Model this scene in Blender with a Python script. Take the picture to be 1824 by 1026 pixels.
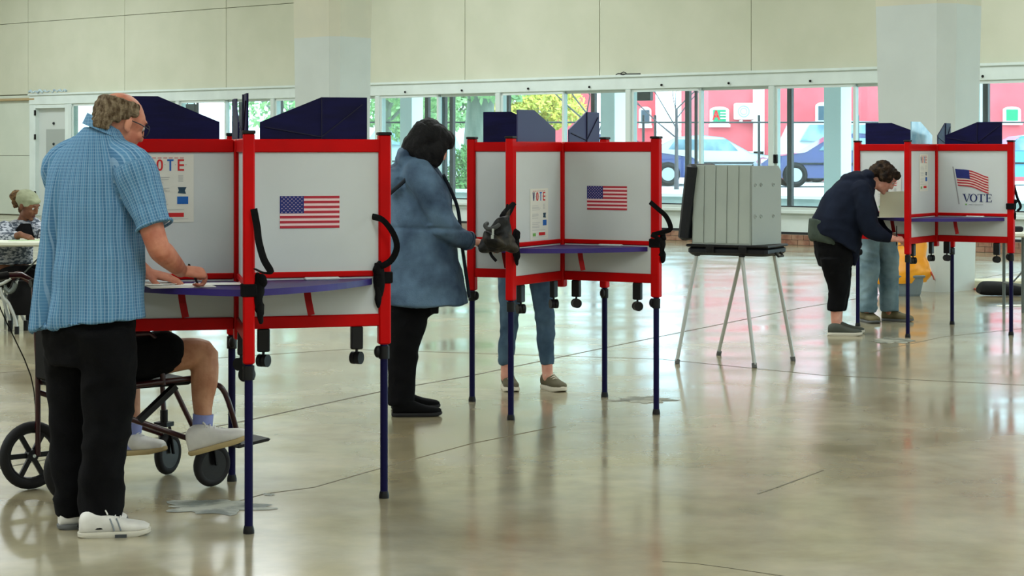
import bpy, math, random
from math import sin, cos, pi, radians
from mathutils import Vector as V, Matrix, noise
random.seed(7)
for o in list(bpy.data.objects): bpy.data.objects.remove(o)
SC = bpy.context.scene
COL = SC.collection
# ---------------------------------------------------------------- camera, world, light, exposure
F = 3500.0; HY = 266.0; CH = 1.5
cam_d = bpy.data.cameras.new('camera'); cam = bpy.data.objects.new('camera', cam_d); COL.objects.link(cam)
cam.location = (0, 0, CH); cam.rotation_euler = (pi/2, 0, 0)
cam_d.sensor_width = 36; cam_d.lens = 36*F/1824; cam_d.shift_y = -(513-HY)/1824; cam_d.clip_end = 400
SC.camera = cam
def lin(c):
    r = []
    for v in c:
        v = v/255.0
        r.append(v/12.92 if v <= .04045 else ((v+.055)/1.055)**2.4)
    return tuple(r)
w = bpy.data.worlds.new('overcast_sky'); SC.world = w; w.use_nodes = True
nt = w.node_tree; bg = nt.nodes['Background']
tc = nt.nodes.new('ShaderNodeTexCoord'); ns = nt.nodes.new('ShaderNodeTexNoise'); ns.inputs['Scale'].default_value = 2.0
cr = nt.nodes.new('ShaderNodeValToRGB'); cr.color_ramp.elements[0].color = (*lin((190,224,240)),1); cr.color_ramp.elements[1].color = (*lin((232,246,252)),1)
cr.color_ramp.elements[0].position=.3; cr.color_ramp.elements[1].position=.7
nt.links.new(tc.outputs['Generated'], ns.inputs['Vector']); nt.links.new(ns.outputs['Fac'], cr.inputs['Fac']); nt.links.new(cr.outputs['Color'], bg.inputs['Color'])
bg.inputs['Strength'].default_value = 5.4
vs = SC.view_settings; vs.view_transform = 'Standard'; vs.look = 'None'; vs.gamma = 1; vs.use_curve_mapping = False; vs.exposure = 0.32
SC.cycles.use_denoising = True; SC.cycles.max_bounces = 7; SC.cycles.transparent_max_bounces = 12
SC.cycles.sample_clamp_indirect = 4
# wall frame: the glazed wall runs at an angle to the view
def _wl(px):
    Y = 4270.0/(96.5+.0312*(px-60)); return V(((px-912)/F*Y, Y, 0))
W0 = _wl(912); U = (_wl(1824)-_wl(60)).normalized(); N = V((U.y, -U.x, 0))
if N.y > 0: N = -N
WANG = math.atan2(U.y, U.x)
def WP(t, d, z): return W0+U*t+N*d+V((0, 0, z))
def TP(px, d=0.0):      # coordinate along the wall for an image column, at distance d in front of the wall
    k = (px-912)/F; o = W0+N*d
    return (k*o.y-o.x)/(U.x-k*U.y)
def P(px, py, Y): return V(((px-912)/F*Y, Y, CH-(py-HY)/F*Y))
def PF(px, py):         # point on the floor
    Y = CH*F/(py-HY); return V(((px-912)/F*Y, Y, 0))
def PZ(px, py, z):
    Y = (CH-z)*F/(py-HY); return V(((px-912)/F*Y, Y, z))
def lamp(name, loc, sx, sy, power, col, rot=(0,0,0)):
    d = bpy.data.lights.new(name, 'AREA'); d.shape = 'RECTANGLE'; d.size = sx; d.size_y = sy; d.energy = power; d.color = col
    o = bpy.data.objects.new(name, d); o.location = loc; o.rotation_euler = rot; COL.objects.link(o); return o
for i, t in enumerate((-12, 0, 12, 24, 36)):
    for j, dd in enumerate((4.5, 14, 24, 34)):
        lamp('ceiling_lamp', WP(t, dd, 6.3), 6.0, 2.4, 330, lin((240, 248, 253)), (0, 0, WANG))
# ---------------------------------------------------------------- materials
MATS = {}
def mat(name, col, rough=.5, metal=0., spec=.35, c2=None, nscale=8., nstretch=(1,1,1), bump=0., bscale=60., emit=0., sheen=0., coat=0., detail=4., lo=.35, hi=.65, coord='Object'):
    if name in MATS: return MATS[name]
    m = bpy.data.materials.new(name); m.use_nodes = True; t = m.node_tree; b = t.nodes['Principled BSDF']
    b.inputs['Base Color'].default_value = (*lin(col), 1); b.inputs['Roughness'].default_value = rough
    b.inputs['Metallic'].default_value = metal; b.inputs['Specular IOR Level'].default_value = spec
    b.inputs['Sheen Weight'].default_value = sheen; b.inputs['Coat Weight'].default_value = coat
    tcn = t.nodes.new('ShaderNodeTexCoord')
    if c2:
        mp = t.nodes.new('ShaderNodeMapping'); mp.inputs['Scale'].default_value = nstretch
        n = t.nodes.new('ShaderNodeTexNoise'); n.inputs['Scale'].default_value = nscale; n.inputs['Detail'].default_value = detail
        r = t.nodes.new('ShaderNodeValToRGB'); r.color_ramp.elements[0].color = (*lin(col), 1); r.color_ramp.elements[1].color = (*lin(c2), 1)
        r.color_ramp.elements[0].position = lo; r.color_ramp.elements[1].position = hi
        t.links.new(tcn.outputs[coord], mp.inputs['Vector']); t.links.new(mp.outputs[0], n.inputs['Vector'])
        t.links.new(n.outputs['Fac'], r.inputs['Fac']); t.links.new(r.outputs['Color'], b.inputs['Base Color'])
    if bump:
        n = t.nodes.new('ShaderNodeTexNoise'); n.inputs['Scale'].default_value = bscale; n.inputs['Detail'].default_value = 3
        bp = t.nodes.new('ShaderNodeBump'); bp.inputs['Strength'].default_value = bump; bp.inputs['Distance'].default_value = .01
        t.links.new(tcn.outputs['Object'], n.inputs['Vector']); t.links.new(n.outputs['Fac'], bp.inputs['Height']); t.links.new(bp.outputs[0], b.inputs['Normal'])
    if emit:
        b.inputs['Emission Color'].default_value = (*lin(col), 1); b.inputs['Emission Strength'].default_value = emit
    MATS[name] = m; return m
# ---------------------------------------------------------------- mesh builder
def frames(pts):
    n = len(pts); T = []
    for i in range(n):
        a = pts[max(i-1, 0)]; b = pts[min(i+1, n-1)]; d = (b-a)
        T.append(d.normalized() if d.length > 1e-9 else V((0, 0, 1)))
    r = V((0, 0, 1)) if abs(T[0].z) < .9 else V((1, 0, 0))
    u = (r-T[0]*r.dot(T[0])).normalized(); out = []
    for t in T:
        u = (u-t*u.dot(t)); u = u.normalized() if u.length > 1e-6 else t.orthogonal().normalized()
        out.append((t, u, t.cross(u)))
    return out
def spline(vals, k):
    # Catmull-Rom over a list of tuples/vectors
    out = []; n = len(vals)
    for i in range(n-1):
        p0 = vals[max(i-1, 0)]; p1 = vals[i]; p2 = vals[i+1]; p3 = vals[min(i+2, n-1)]
        for j in range(k):
            s = j/k
            out.append(p1*1.0+((p2-p0)*s+(p0*2-p1*5+p2*4-p3)*s*s+(p1*3-p0-p2*3+p3)*s*s*s)*.5)
    out.append(vals[-1]*1.0); return out
class B:
    def __init__(s): s.v = []; s.f = []
    def add(s, vs, fs):
        o = len(s.v); s.v += [V(a) for a in vs]; s.f += [tuple(i+o for i in f) for f in fs]; return s
    def box(s, c, d, rz=0, M=None, bev=0.0):
        hx, hy, hz = d[0]/2, d[1]/2, d[2]/2
        if bev > 0:
            b = min(bev, hx*.9, hy*.9, hz*.9); vs = []
            prof = [(-hz, b), (-hz+b, 0), (hz-b, 0), (hz, b)]
            for z, q in prof:
                x, y = hx-q, hy-q; k = b
                for X, Y in ((x-k, -y), (x, -y+k), (x, y-k), (x-k, y), (-x+k, y), (-x, y-k), (-x, -y+k), (-x+k, -y)): vs.append(V((X, Y, z)))
            fs = []
            for r in range(3):
                for i in range(8): fs.append((r*8+i, r*8+(i+1) % 8, (r+1)*8+(i+1) % 8, (r+1)*8+i))
            fs.append(tuple(range(7, -1, -1))); fs.append(tuple(range(24, 32)))
        else:
            vs = [V((x*hx, y*hy, z*hz)) for z in (-1, 1) for y in (-1, 1) for x in (-1, 1)]
            fs = [(0, 2, 3, 1), (4, 5, 7, 6), (0, 1, 5, 4), (2, 6, 7, 3), (0, 4, 6, 2), (1, 3, 7, 5)]
        R = M if M is not None else Matrix.Rotation(rz, 3, 'Z')
        return s.add([V(c)+R @ a for a in vs], fs)
    def beam(s, a, b, w, h, up=V((0, 0, 1))):     # box from a to b, w wide (sideways), h high (up)
        a = V(a); b = V(b); d = (b-a); L = d.length; d = d.normalized(); u = up-d*up.dot(d)
        u = u.normalized() if u.length > 1e-5 else d.orthogonal().normalized(); r = d.cross(u)
        M = Matrix((d, r, u)).transposed()
        return s.box((a+b)/2, (L, w, h), M=M)
    def tube(s, pts, r, n=10, k=0, cap=True, flat=None):
        pts = [V(p) for p in pts]
        rs = r if isinstance(r, (list, tuple)) else [r]*len(pts)
        if k:
            q = spline([V((*p, )).to_4d() for p in pts], 1)
            vv = spline([V((p.x, p.y, p.z, rr)) for p, rr in zip(pts, rs)], k)
            pts = [V((a[0], a[1], a[2])) for a in vv]; rs = [max(a[3], 1e-4) for a in vv]
        fr = frames(pts); vs = []; fs = []
        for p, (t, u, w_), rr in zip(pts, fr, rs):
            ru, rw = (rr, rr) if flat is None else (rr, rr*flat)
            for i in range(n):
                a = 2*pi*i/n; vs.append(p+u*cos(a)*ru+w_*sin(a)*rw)
        for j in range(len(pts)-1):
            for i in range(n): fs.append((j*n+i, j*n+(i+1) % n, (j+1)*n+(i+1) % n, (j+1)*n+i))
        if cap: fs.append(tuple(range(n-1, -1, -1))); fs.append(tuple(range((len(pts)-1)*n, len(pts)*n)))
        return s.add(vs, fs)
    def ring(s, c, ax, R, r, n=28, m=8, a0=0, a1=2*pi):     # torus about axis ax
        ax = V(ax).normalized(); u = ax.orthogonal().normalized(); w_ = ax.cross(u); vs = []; fs = []
        full = abs(a1-a0-2*pi) < 1e-6; cnt = n if full else n+1
        for i in range(cnt):
            a = a0+(a1-a0)*i/n; e = u*cos(a)+w_*sin(a)
            for j in range(m):
                b = 2*pi*j/m; vs.append(V(c)+e*(R+r*cos(b))+ax*r*sin(b))
        for i in range(n):
            for j in range(m):
                i2 = (i+1) % cnt if full else i+1; fs.append((i*m+j, i*m+(j+1) % m, i2*m+(j+1) % m, i2*m+j))
        return s.add(vs, fs)
    def ell(s, c, rad, M=None, n=16, m=10):
        vs = []; fs = []; R = M if M is not None else Matrix.Identity(3)
        for j in range(1, m):
            b = pi*j/m
            for i in range(n):
                a = 2*pi*i/n; vs.append(V(c)+R @ V((rad[0]*sin(b)*cos(a), rad[1]*sin(b)*sin(a), -rad[2]*cos(b))))
        o = len(vs); vs += [V(c)+R @ V((0, 0, -rad[2])), V(c)+R @ V((0, 0, rad[2]))]
        for j in range(m-2):
            for i in range(n): fs.append((j*n+i, j*n+(i+1) % n, (j+1)*n+(i+1) % n, (j+1)*n+i))
        for i in range(n): fs.append((o, (i+1) % n, i)); fs.append((o+1, (m-2)*n+i, (m-2)*n+(i+1) % n))
        return s.add(vs, fs)
    def loft(s, rings, n=24, k=4, ex=2.0):    # rings: (centre, ax, ay)
        if k > 1 and len(rings) > 2:
            C = spline([V(r[0]) for r in rings], k); A = spline([V(r[1]) for r in rings], k); D = spline([V(r[2]) for r in rings], k)
        else: C, A, D = [V(r[0]) for r in rings], [V(r[1]) for r in rings], [V(r[2]) for r in rings]
        vs = []; fs = []
        for c, a, d in zip(C, A, D):
            for i in range(n):
                q = 2*pi*i/n; cx, sx = cos(q), sin(q)
                vs.append(c+a*(math.copysign(abs(cx)**(2/ex), cx))+d*(math.copysign(abs(sx)**(2/ex), sx)))
        L = len(C)
        for j in range(L-1):
            for i in range(n): fs.append((j*n+i, j*n+(i+1) % n, (j+1)*n+(i+1) % n, (j+1)*n+i))
        fs.append(tuple(range(n-1, -1, -1))); fs.append(tuple(range((L-1)*n, L*n)))
        return s.add(vs, fs)
    def prism(s, poly, a, b, o, ext):      # 2D polygon on axes a,b at origin o, extruded by vector ext
        a = V(a); b = V(b); o = V(o); e = V(ext); n = len(poly)
        p1 = [o+a*x+b*y for x, y in poly]; p2 = [q+e for q in p1]
        fs = [tuple(range(n-1, -1, -1)), tuple(range(n, 2*n))]+[(i, (i+1) % n, n+(i+1) % n, n+i) for i in range(n)]
        return s.add(p1+p2, fs)
    def cyl(s, a, b, r, n=16, r2=None): return s.tube([a, b], [r, r if r2 is None else r2], n)
    def build(s, name, m, parent=None, smooth=False, kind=None):
        me = bpy.data.meshes.new(name); org = V((0, 0, 0))
        if parent is not None and 'org' in parent: org = V(parent['org'])
        me.from_pydata([tuple(a-org) for a in s.v], [], s.f)
        me.validate()
        import bmesh
        bm = bmesh.new(); bm.from_mesh(me); bmesh.ops.recalc_face_normals(bm, faces=bm.faces); bm.to_mesh(me); bm.free()
        if m: me.materials.append(m)
        if smooth:
            me.polygons.foreach_set('use_smooth', [True]*len(me.polygons))
            try: me.set_sharp_from_angle(angle=radians(38))
            except Exception: pass
        o = bpy.data.objects.new(name, me); COL.objects.link(o)
        if parent is not None: o.parent = parent; o['org'] = list(org)
        if kind: o['kind'] = kind
        return o
def done(o):
    pass
def tag(o, label, cat, group=None):
    o['label'] = label; o['category'] = cat
    if group: o['group'] = group
    return o
def thing(name, loc, label, cat, group=None):
    o = bpy.data.objects.new(name, None); COL.objects.link(o); o.location = loc; o['org'] = list(loc); o.empty_display_size = .1
    return tag(o, label, cat, group)
def struct(o): o['kind'] = 'structure'; return o
def stuff(o): o['kind'] = 'stuff'; return o
def single(b, name, m, loc, label, cat, group=None, smooth=False):
    """a one-mesh thing with its origin at loc"""
    t = {'org': list(loc)}
    me_org = V(loc); b.v = [a-me_org for a in b.v]
    o = b.build(name, m, None, smooth); o.location = loc
    return tag(o, label, cat, group)
# ================================================================ SETTING
m_wall = mat('cream_wall', (203,205,184), .75, c2=(197,200,178), nscale=1.5, bump=.05, bscale=12)
m_wall_l = mat('pale_wall', (204,212,196), .75, c2=(197,206,190), nscale=1.2)
m_white_hall = mat('white_hall_paint', (238,240,232), .8)
m_trim = mat('white_trim_paint', (216,228,222), .5, c2=(208,220,214), nscale=3)
m_alu = mat('white_window_frame', (206,218,212), .45)
m_dark = mat('dark_bronze_metal', (34,38,40), .4)
m_black = mat('black_plastic', (8,8,9), .5, spec=.3)
m_colp = mat('white_column_paint', (204,213,208), .6, c2=(199,208,203), nscale=2)
m_colc = mat('cream_column_paint', (214,212,190), .6, c2=(206,206,186), nscale=2)
m_brick = mat('brick', (132,92,74), .85, c2=(160,126,102), nscale=9, bump=.3, bscale=30)
m_concr = mat('concrete', (176,182,176), .9, c2=(160,168,164), nscale=3, bump=.2, bscale=20)
# floor material: polished concrete, blotchy
m_floor = bpy.data.materials.new('polished_concrete'); m_floor.use_nodes = True; t = m_floor.node_tree; b = t.nodes['Principled BSDF']
tcn = t.nodes.new('ShaderNodeTexCoord')
n1 = t.nodes.new('ShaderNodeTexNoise'); n1.inputs['Scale'].default_value = .55; n1.inputs['Detail'].default_value = 9; n1.inputs['Roughness'].default_value = .62; n1.inputs['Distortion'].default_value = .6
r1 = t.nodes.new('ShaderNodeValToRGB'); e = r1.color_ramp.elements
e[0].position = .30; e[0].color = (*lin((136,123,94)), 1); e[1].position = .72; e[1].color = (*lin((174,169,145)), 1)
x = e.new(.5); x.color = (*lin((158,149,121)), 1)
n2 = t.nodes.new('ShaderNodeTexNoise'); n2.inputs['Scale'].default_value = 5; n2.inputs['Detail'].default_value = 8
r2 = t.nodes.new('ShaderNodeValToRGB'); r2.color_ramp.elements[0].color = (.78,.78,.78,1); r2.color_ramp.elements[1].color = (1.1,1.1,1.08,1); r2.color_ramp.elements[0].position=.3; r2.color_ramp.elements[1].position=.7
mx = t.nodes.new('ShaderNodeMix'); mx.data_type = 'RGBA'; mx.blend_type = 'MULTIPLY'; mx.inputs['Factor'].default_value = .8
n3 = t.nodes.new('ShaderNodeTexNoise'); n3.inputs['Scale'].default_value = 1.3; n3.inputs['Detail'].default_value = 2
r3 = t.nodes.new('ShaderNodeMapRange'); r3.inputs['From Min'].default_value = .3; r3.inputs['From Max'].default_value = .7; r3.inputs['To Min'].default_value = .10; r3.inputs['To Max'].default_value = .24
bp = t.nodes.new('ShaderNodeBump'); bp.inputs['Strength'].default_value = .03; bp.inputs['Distance'].default_value = .01
n4 = t.nodes.new('ShaderNodeTexNoise'); n4.inputs['Scale'].default_value = 3.0; n4.inputs['Detail'].default_value = 1
for a in (n1, n2, n3, n4): t.links.new(tcn.outputs['Object'], a.inputs['Vector'])
t.links.new(n1.outputs['Fac'], r1.inputs['Fac']); t.links.new(n2.outputs['Fac'], r2.inputs['Fac'])
t.links.new(r1.outputs['Color'], mx.inputs['A']); t.links.new(r2.outputs['Color'], mx.inputs['B'])
t.links.new(mx.outputs['Result'], b.inputs['Base Color']); t.links.new(n3.outputs['Fac'], r3.inputs['Value']); t.links.new(r3.outputs[0], b.inputs['Roughness'])
t.links.new(n4.outputs['Fac'], bp.inputs['Height']); t.links.new(bp.outputs[0], b.inputs['Normal'])
b.inputs['Specular IOR Level'].default_value = .8
FLOOR_BSDF = b

TL, TR, DB, ZC = -19.0, 42.0, 42.0, 6.6
def wbox(bb, t0, t1, d0, d1, z0, z1, bev=0): return bb.box(WP((t0+t1)/2, (d0+d1)/2, (z0+z1)/2), (t1-t0, abs(d1-d0), z1-z0), rz=WANG, bev=bev)
fl = B(); wbox(fl, TL-.3, TR+.3, -.3, DB+.3, -.2, 0); floor = struct(fl.build('floor', m_floor))
c = B(); wbox(c, TL-.3, TR+.3, -.3, DB+.3, ZC, ZC+.2); struct(c.build('ceiling', m_white_hall))
c = B(); wbox(c, TL-.3, TL, -.3, DB, 0, ZC); struct(c.build('wall_left', m_white_hall))
c = B(); wbox(c, TR, TR+.3, -.3, DB, 0, ZC); struct(c.build('wall_right', m_white_hall))
c = B(); wbox(c, TL-.3, TR+.3, DB, DB+.3, 0, ZC); struct(c.build('wall_front', m_white_hall))
# far wall: backing, panels, header, apron, brick curb
ZH0, ZH1 = 2.50, 2.74
c = B(); wbox(c, TL, TR, -.28, -.03, ZH1-.05, ZC)
tdoor0 = TP(56); wbox(c, TL, tdoor0, -.28, -.03, 0, ZH1)
wall_back = struct(c.build('wall_back', mat('wall_backing', (120,120,104), .9)))
seams = [TL]+[TP(x) for x in (50, 222, 403, 612, 828, 1068, 1338, 1640)]
dt = seams[-1]-seams[-2]
while seams[-1]+dt < TR: seams.append(seams[-1]+dt)
seams.append(TR)
for (z0, z1) in ((ZH1+.004, 4.36), (4.37, ZC)):
    for a, b_ in zip(seams[:-1], seams[1:]):
        bb = B(); wbox(bb, a+.006, b_-.006, -.04, .0+random.uniform(0, .004), z0, z1, bev=.004); bb.build('wall_panel', m_wall, wall_back)
for (z0, z1) in ((.02, 1.35), (1.36, 2.72)):
    bb = B(); wbox(bb, TL+.01, tdoor0-.02, -.04, 0, z0, z1, bev=.004); bb.build('wall_panel', m_wall_l, wall_back)
bb = B(); wbox(bb, TL+.02, TP(66), 0, .07, 2.60, 2.66, bev=.01); struct(bb.build('trim_1', mat('wood_rail', (170,150,110), .6)))
bb = B(); wbox(bb, tdoor0, TR, -.2, .07, ZH0, ZH1, bev=.01); wbox(bb, tdoor0, TR, 0, .10, ZH1-.03, ZH1+.01)
struct(bb.build('trim_2', m_trim))
# beaded garland left on the header by the door: a crumpled strip of tape
bb = B(); pts = []
for i in range(26):
    pts.append(WP(TP(60)+(TP(126)-TP(60))*i/25, .12, 2.79+.025*sin(i*1.9)+random.uniform(-.012, .012)))
bb.tube(pts, [random.uniform(.008, .035) for _ in pts], 6)
single(bb, 'crumpled_tape', mat('tape_white', (200,222,226), .3, c2=(150,170,185), nscale=20), WP(TP(90), .12, 2.75), 'crumpled strip of white tape lying along the header above the white door', 'tape')
bb = B(); q = TP(1112)
bb.tube([WP(q+dx, .1, 2.74+dz) for dx, dz in ((-.1, .015), (-.05, .03), (0, .03), (.06, .055), (.12, .03), (.06, .01), (.0, .02), (.12, .02), (.42, .015))], .009, 6, k=3)
single(bb, 'wire_hook', m_dark, WP(q, .1, 2.75), 'looped dark wire lying on the white header above the windows', 'wire')
# apron under windows
ZS = .55
bb = B(); tw0 = TP(122)
wbox(bb, tw0, TR, -.2, -.02, .2, ZS-.03); wbox(bb, tw0, TR, -.05, .06, ZS-.06, ZS, bev=.01)
struct(bb.build('wall_back_apron', m_trim))
bb = B(); wbox(bb, tw0, TR, -.2, .0, .165, .205); struct(bb.build('trim_3', m_dark))
bb = B(); wbox(bb, tw0, TR, -.2, .0, 0, .165); curb = struct(bb.build('baseboard_back', mat('mortar', (150,140,124), .9)))
bb = B(); tt = TP(1150)
while tt < 12.5:
    for r in range(2):
        o = .11*(r % 2)
        wbox(bb, tt+o, tt+o+.205, -.05, .012+random.uniform(0, .006), .005+r*.08, .078+r*.08)
    tt += .215
stuff(bb.build('brick_course', m_brick, curb)); curb['kind'] = 'structure'
# glass
def glass(name, tint, refl=.08, alpha=None):
    m = bpy.data.materials.new(name); m.use_nodes = True; t = m.node_tree; t.nodes.clear()
    o = t.nodes.new('ShaderNodeOutputMaterial'); tr = t.nodes.new('ShaderNodeBsdfTransparent'); gl = t.nodes.new('ShaderNodeBsdfGlossy'); mx = t.nodes.new('ShaderNodeMixShader')
    tr.inputs['Color'].default_value = (*tint, 1); gl.inputs['Roughness'].default_value = .02; mx.inputs[0].default_value = refl
    t.links.new(tr.outputs[0], mx.inputs[1]); t.links.new(gl.outputs[0], mx.inputs[2]); t.links.new(mx.outputs[0], o.inputs['Surface']); return m
m_glass = glass('window_glass', (.88,.975,.99)); m_glass2 = glass('frosted_pane', (.62,.74,.72), .2)
# window bays: (left px, split px, right px)
bays = []
edges = [(672, 784, 888), (896, 1001, 1120), (1126, 1246, 1374), (1383, 1516, None)]
tpost = [TP(x) for x in (676, 891, 1123, 1378)]
P_ = (tpost[-1]-tpost[0])/3
allp = [tpost[0]-P_*k for k in (3, 2, 1)]+tpost
while allp[-1]+P_ < TR-2: allp.append(allp[-1]+P_)
allp[0] = TP(126)+.06
tleft = [TP(126)+.06] + [x for x in allp[1:]]
nwin = 0
for i in range(len(tleft)-1):
    a, b_ = tleft[i], tleft[i+1]; nwin += 1
    w_ = bpy.data.objects.new('window_%d' % nwin, None); COL.objects.link(w_); w_['kind'] = 'structure'; w_['org'] = [0, 0, 0]
    bb = B(); wbox(bb, a-.055, a+.055, -.12, .08, ZS, ZH0, bev=.01); bb.build('mullion', m_alu, w_)
    mid = (a+b_)/2+.02
    for s0, s1, dd in ((a+.055, mid+.03, .02), (mid-.03, b_-.055, -.04)):
        bb = B(); fw = .045
        for (t0, t1, z0, z1) in ((s0, s0+fw, ZS, ZH0), (s1-fw, s1, ZS, ZH0), (s0, s1, ZS, ZS+fw), (s0, s1, ZH0-fw, ZH0)):
            wbox(bb, t0, t1, dd-.025, dd+.025, z0, z1)
        sf = bb.build('sash', m_alu, w_)
        bb = B(); wbox(bb, s0+fw, s1-fw, dd-.003, dd+.003, ZS+fw, ZH0-fw); bb.build('pane', m_glass2 if i == 0 and s0 < mid-.5 else m_glass, sf)
        bb = B(); wbox(bb, s0+fw, s1-fw, dd-.02, dd+.01, ZS+fw, ZS+fw+.02); bb.build('rail', m_dark, sf)
    if i > 2:
        for q in (a+.045, a+.09):
            bb = B(); wbox(bb, q, q+.03, .05, .085, 1.28, 1.42, bev=.005); bb.build('latch', m_black, w_)
        for q in (.25, .72):
            bb = B(); bb.ell(WP(a+(b_-a)*q, .09, ZH0+.06), (.02, .02, .02)); bb.build('bolt', m_black, w_, True)
# door at the left end
td0, td1 = TP(64), TP(122)
d_ = bpy.data.objects.new('door_1', None); COL.objects.link(d_); d_['kind'] = 'structure'; d_['org'] = [0, 0, 0]
bb = B(); wbox(bb, tdoor0, td0+.05, -.15, .06, 0, ZH0, bev=.01); wbox(bb, td1-.06, td1+.12, -.15, .06, 0, ZH0, bev=.01); wbox(bb, td0, td1, -.15, .05, ZH0-.08, ZH0+.01); bb.build('door_frame', m_trim, d_)
bb = B(); wbox(bb, td0+.05, td1-.06, -.09, -.05, 0.01, ZH0-.08)
lf = bb.build('door_leaf', mat('door_white', (196,204,198), .5), d_)
bb = B(); wbox(bb, td0+.32, td1-.12, -.055, -.045, .3, 1.95, bev=.003); bb.build('door_panel', mat('door_grey', (160,168,162), .5), lf)
for z in (2.32, 1.78, .5):
    bb = B(); wbox(bb, td0+.03, td0+.075, .05, .075, z-.06, z+.06); bb.build('hinge', m_black, d_)
for z, q in ((2.08, .62), (1.62, .62)):
    bb = B(); bb.ell(WP(td0+q, -.035, z), (.03, .03, .03)); bb.build('door_knob', m_dark, lf, True)
# ---------------------------------------------------------------- columns (tapered, chamfered, two paint colours)
def column(name, pxl, pxc0, pxc1, pxr, Yc, taper, label):
    root = bpy.data.objects.new(name, None); COL.objects.link(root); root['kind'] = 'structure'; root['org'] = [0, 0, 0]
    # near corner at (pxc), left face along -U, right face along -N
    def ray(px, base, dr):
        k = (px-912)/F; s = (k*base.y-base.x)/(dr.x-k*dr.y); return base+dr*s
    c0 = V(((pxc0-912)/F*Yc, Yc, 0)); c1 = None
    dch = (U-N*1.0).normalized()
    c1 = ray(pxc1, c0, dch); l = ray(pxl, c0, -U); r = ray(pxr, c1, -N)
    cen = (l+r)/2; opp_l = cen*2-c1; opp = cen*2-c0
    poly = [l, c0, c1, r]+[cen*2-l, cen*2-c0, cen*2-c1, cen*2-r]
    cx = sum((p.x for p in poly))/8; cy = sum((p.y for p in poly))/8; cc = V((cx, cy, 0))
    def sl(z0, z1, m, nm):
        bb = B(); v = []
        for z in (z0, z1):
            s = 1+taper*(z-2.0)
            for p in poly:
                q = cc+(p-cc)*s; v.append(V((q.x, q.y, z)))
        n = 8
        bb.add(v, [tuple(range(n-1, -1, -1)), tuple(range(n, 2*n))]+[(i, (i+1) % n, n+(i+1) % n, n+i) for i in range(n)])
        bb.build(nm, m, root)
    sl(0, 3.03, m_colp, 'lower_shaft'); sl(3.03, ZC, m_colc, 'upper_shaft')
    return cc
column('column_1', 526, 586, 606, 659, 26.6, .030, '')
column('column_2', 1564, 1668, 1702, 1744, 20.6, .045, '')
# ---------------------------------------------------------------- floor joints, cracks and patches
m_joint = mat('joint_filler', (92,88,74), .8); m_crack = mat('crack_line', (104,98,80), .8)
def strip(name, pxs, w_, m, z=.0012):
    bb = B(); pts = [PF(*q) for q in pxs]; vs = []; fs = []
    for i, p in enumerate(pts):
        a = pts[max(i-1, 0)]; c_ = pts[min(i+1, len(pts)-1)]; d = (c_-a).normalized(); s = V((-d.y, d.x, 0))*w_/2
        vs += [p+s+V((0, 0, z)), p-s+V((0, 0, z)), p+s+V((0, 0, -.01)), p-s+V((0, 0, -.01))]
    for i in range(len(pts)-1):
        k = 4*i; fs += [(k, k+1, k+5, k+4), (k+1, k+3, k+7, k+5), (k, k+4, k+6, k+2)]
    bb.add(vs, fs); return bb.build(name, m, floor)
strip('floor_joint', [(-60, 846), (440, 749), (690, 695), (830, 671), (1080, 619), (1430, 548), (1900, 470)], .016, m_joint)
strip('floor_joint', [(-60, 668), (620, 622), (1180, 640), (1460, 668), (1900, 690)], .008, m_joint)
strip('floor_crack', [(380, 905), (470, 880), (560, 868), (640, 845), (700, 828), (840, 790), (900, 778), (990, 760)], .008, m_crack)
strip('floor_crack', [(1350, 880), (1385, 868), (1420, 855), (1466, 838)], .009, m_crack)
strip('floor_crack', [(1180, 1000), (1240, 1004), (1300, 1012), (1420, 1030)], .006, m_crack)
strip('floor_crack', [(1550, 628), (1680, 600), (1824, 585)], .007, m_crack)
def patch(cx, cy, rx, ry, seed, m):
    random.seed(seed); n = 46; bb = B(); c_ = PF(cx, cy); vs = [c_+V((0, 0, .0025))]
    for i in range(n):
        a = 2*pi*i/n; k = .72+.5*noise.noise(V((cos(a)*2.2, sin(a)*2.2, seed)))+random.uniform(-.07, .07)
        p = PF(cx+rx*cos(a)*k, cy+ry*sin(a)*k); vs.append(V((p.x, p.y, .0015)))
    bb.add(vs, [(0, i+1, (i+1) % n+1) for i in range(n)]); bb.build('floor_patch', m, floor)
m_patch = mat('patched_concrete', (100,106,98), .55, c2=(160,162,148), nscale=7, detail=9, bump=.5, bscale=25, lo=.42, hi=.6)
m_patch2 = mat('patched_concrete_pale', (112,114,100), .5, c2=(158,158,142), nscale=7, detail=9, lo=.45, hi=.58)
patch(385, 903, 128, 17, 3, m_patch); patch(480, 881, 14, 3, 5, m_patch)
patch(1145, 712, 66, 8, 6, m_patch2); patch(1590, 607, 50, 7, 8, m_patch2)
random.seed(11)
# ================================================================ OUTSIDE
m_pink = mat('pink_wall', (218,100,108), .9, c2=(210,90,98), nscale=1.2, bump=.1, bscale=8)
m_white = mat('white_paint', (236,238,234), .6)
m_asph = mat('asphalt', (150,154,156), .9, c2=(136,142,146), nscale=2)
m_grass = mat('green_bush', (70,118,72), .8, c2=(120,160,92), nscale=9)
m_yel = mat('yellow_leaves', (222,206,88), .8, c2=(180,190,90), nscale=6)
m_leaf = mat('green_leaves', (104,150,96), .8, c2=(160,190,130), nscale=5)
m_bark = mat('bark', (104,116,104), .9, c2=(134,140,126), nscale=6, nstretch=(1,1,.3), bump=.6, bscale=18)
m_twig = mat('bare_twig', (84,80,84), .9)
bb = B(); bb.box(WP(5, -3.0, -.06), (90, 5.4, .12), rz=WANG); struct(bb.build('ground_porch', m_concr))
bb = B(); wbox(bb, -90, 60, -120, -5.8, 0, .4)
struct(bb.build('ground_street', m_asph))
GZ = .5
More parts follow.
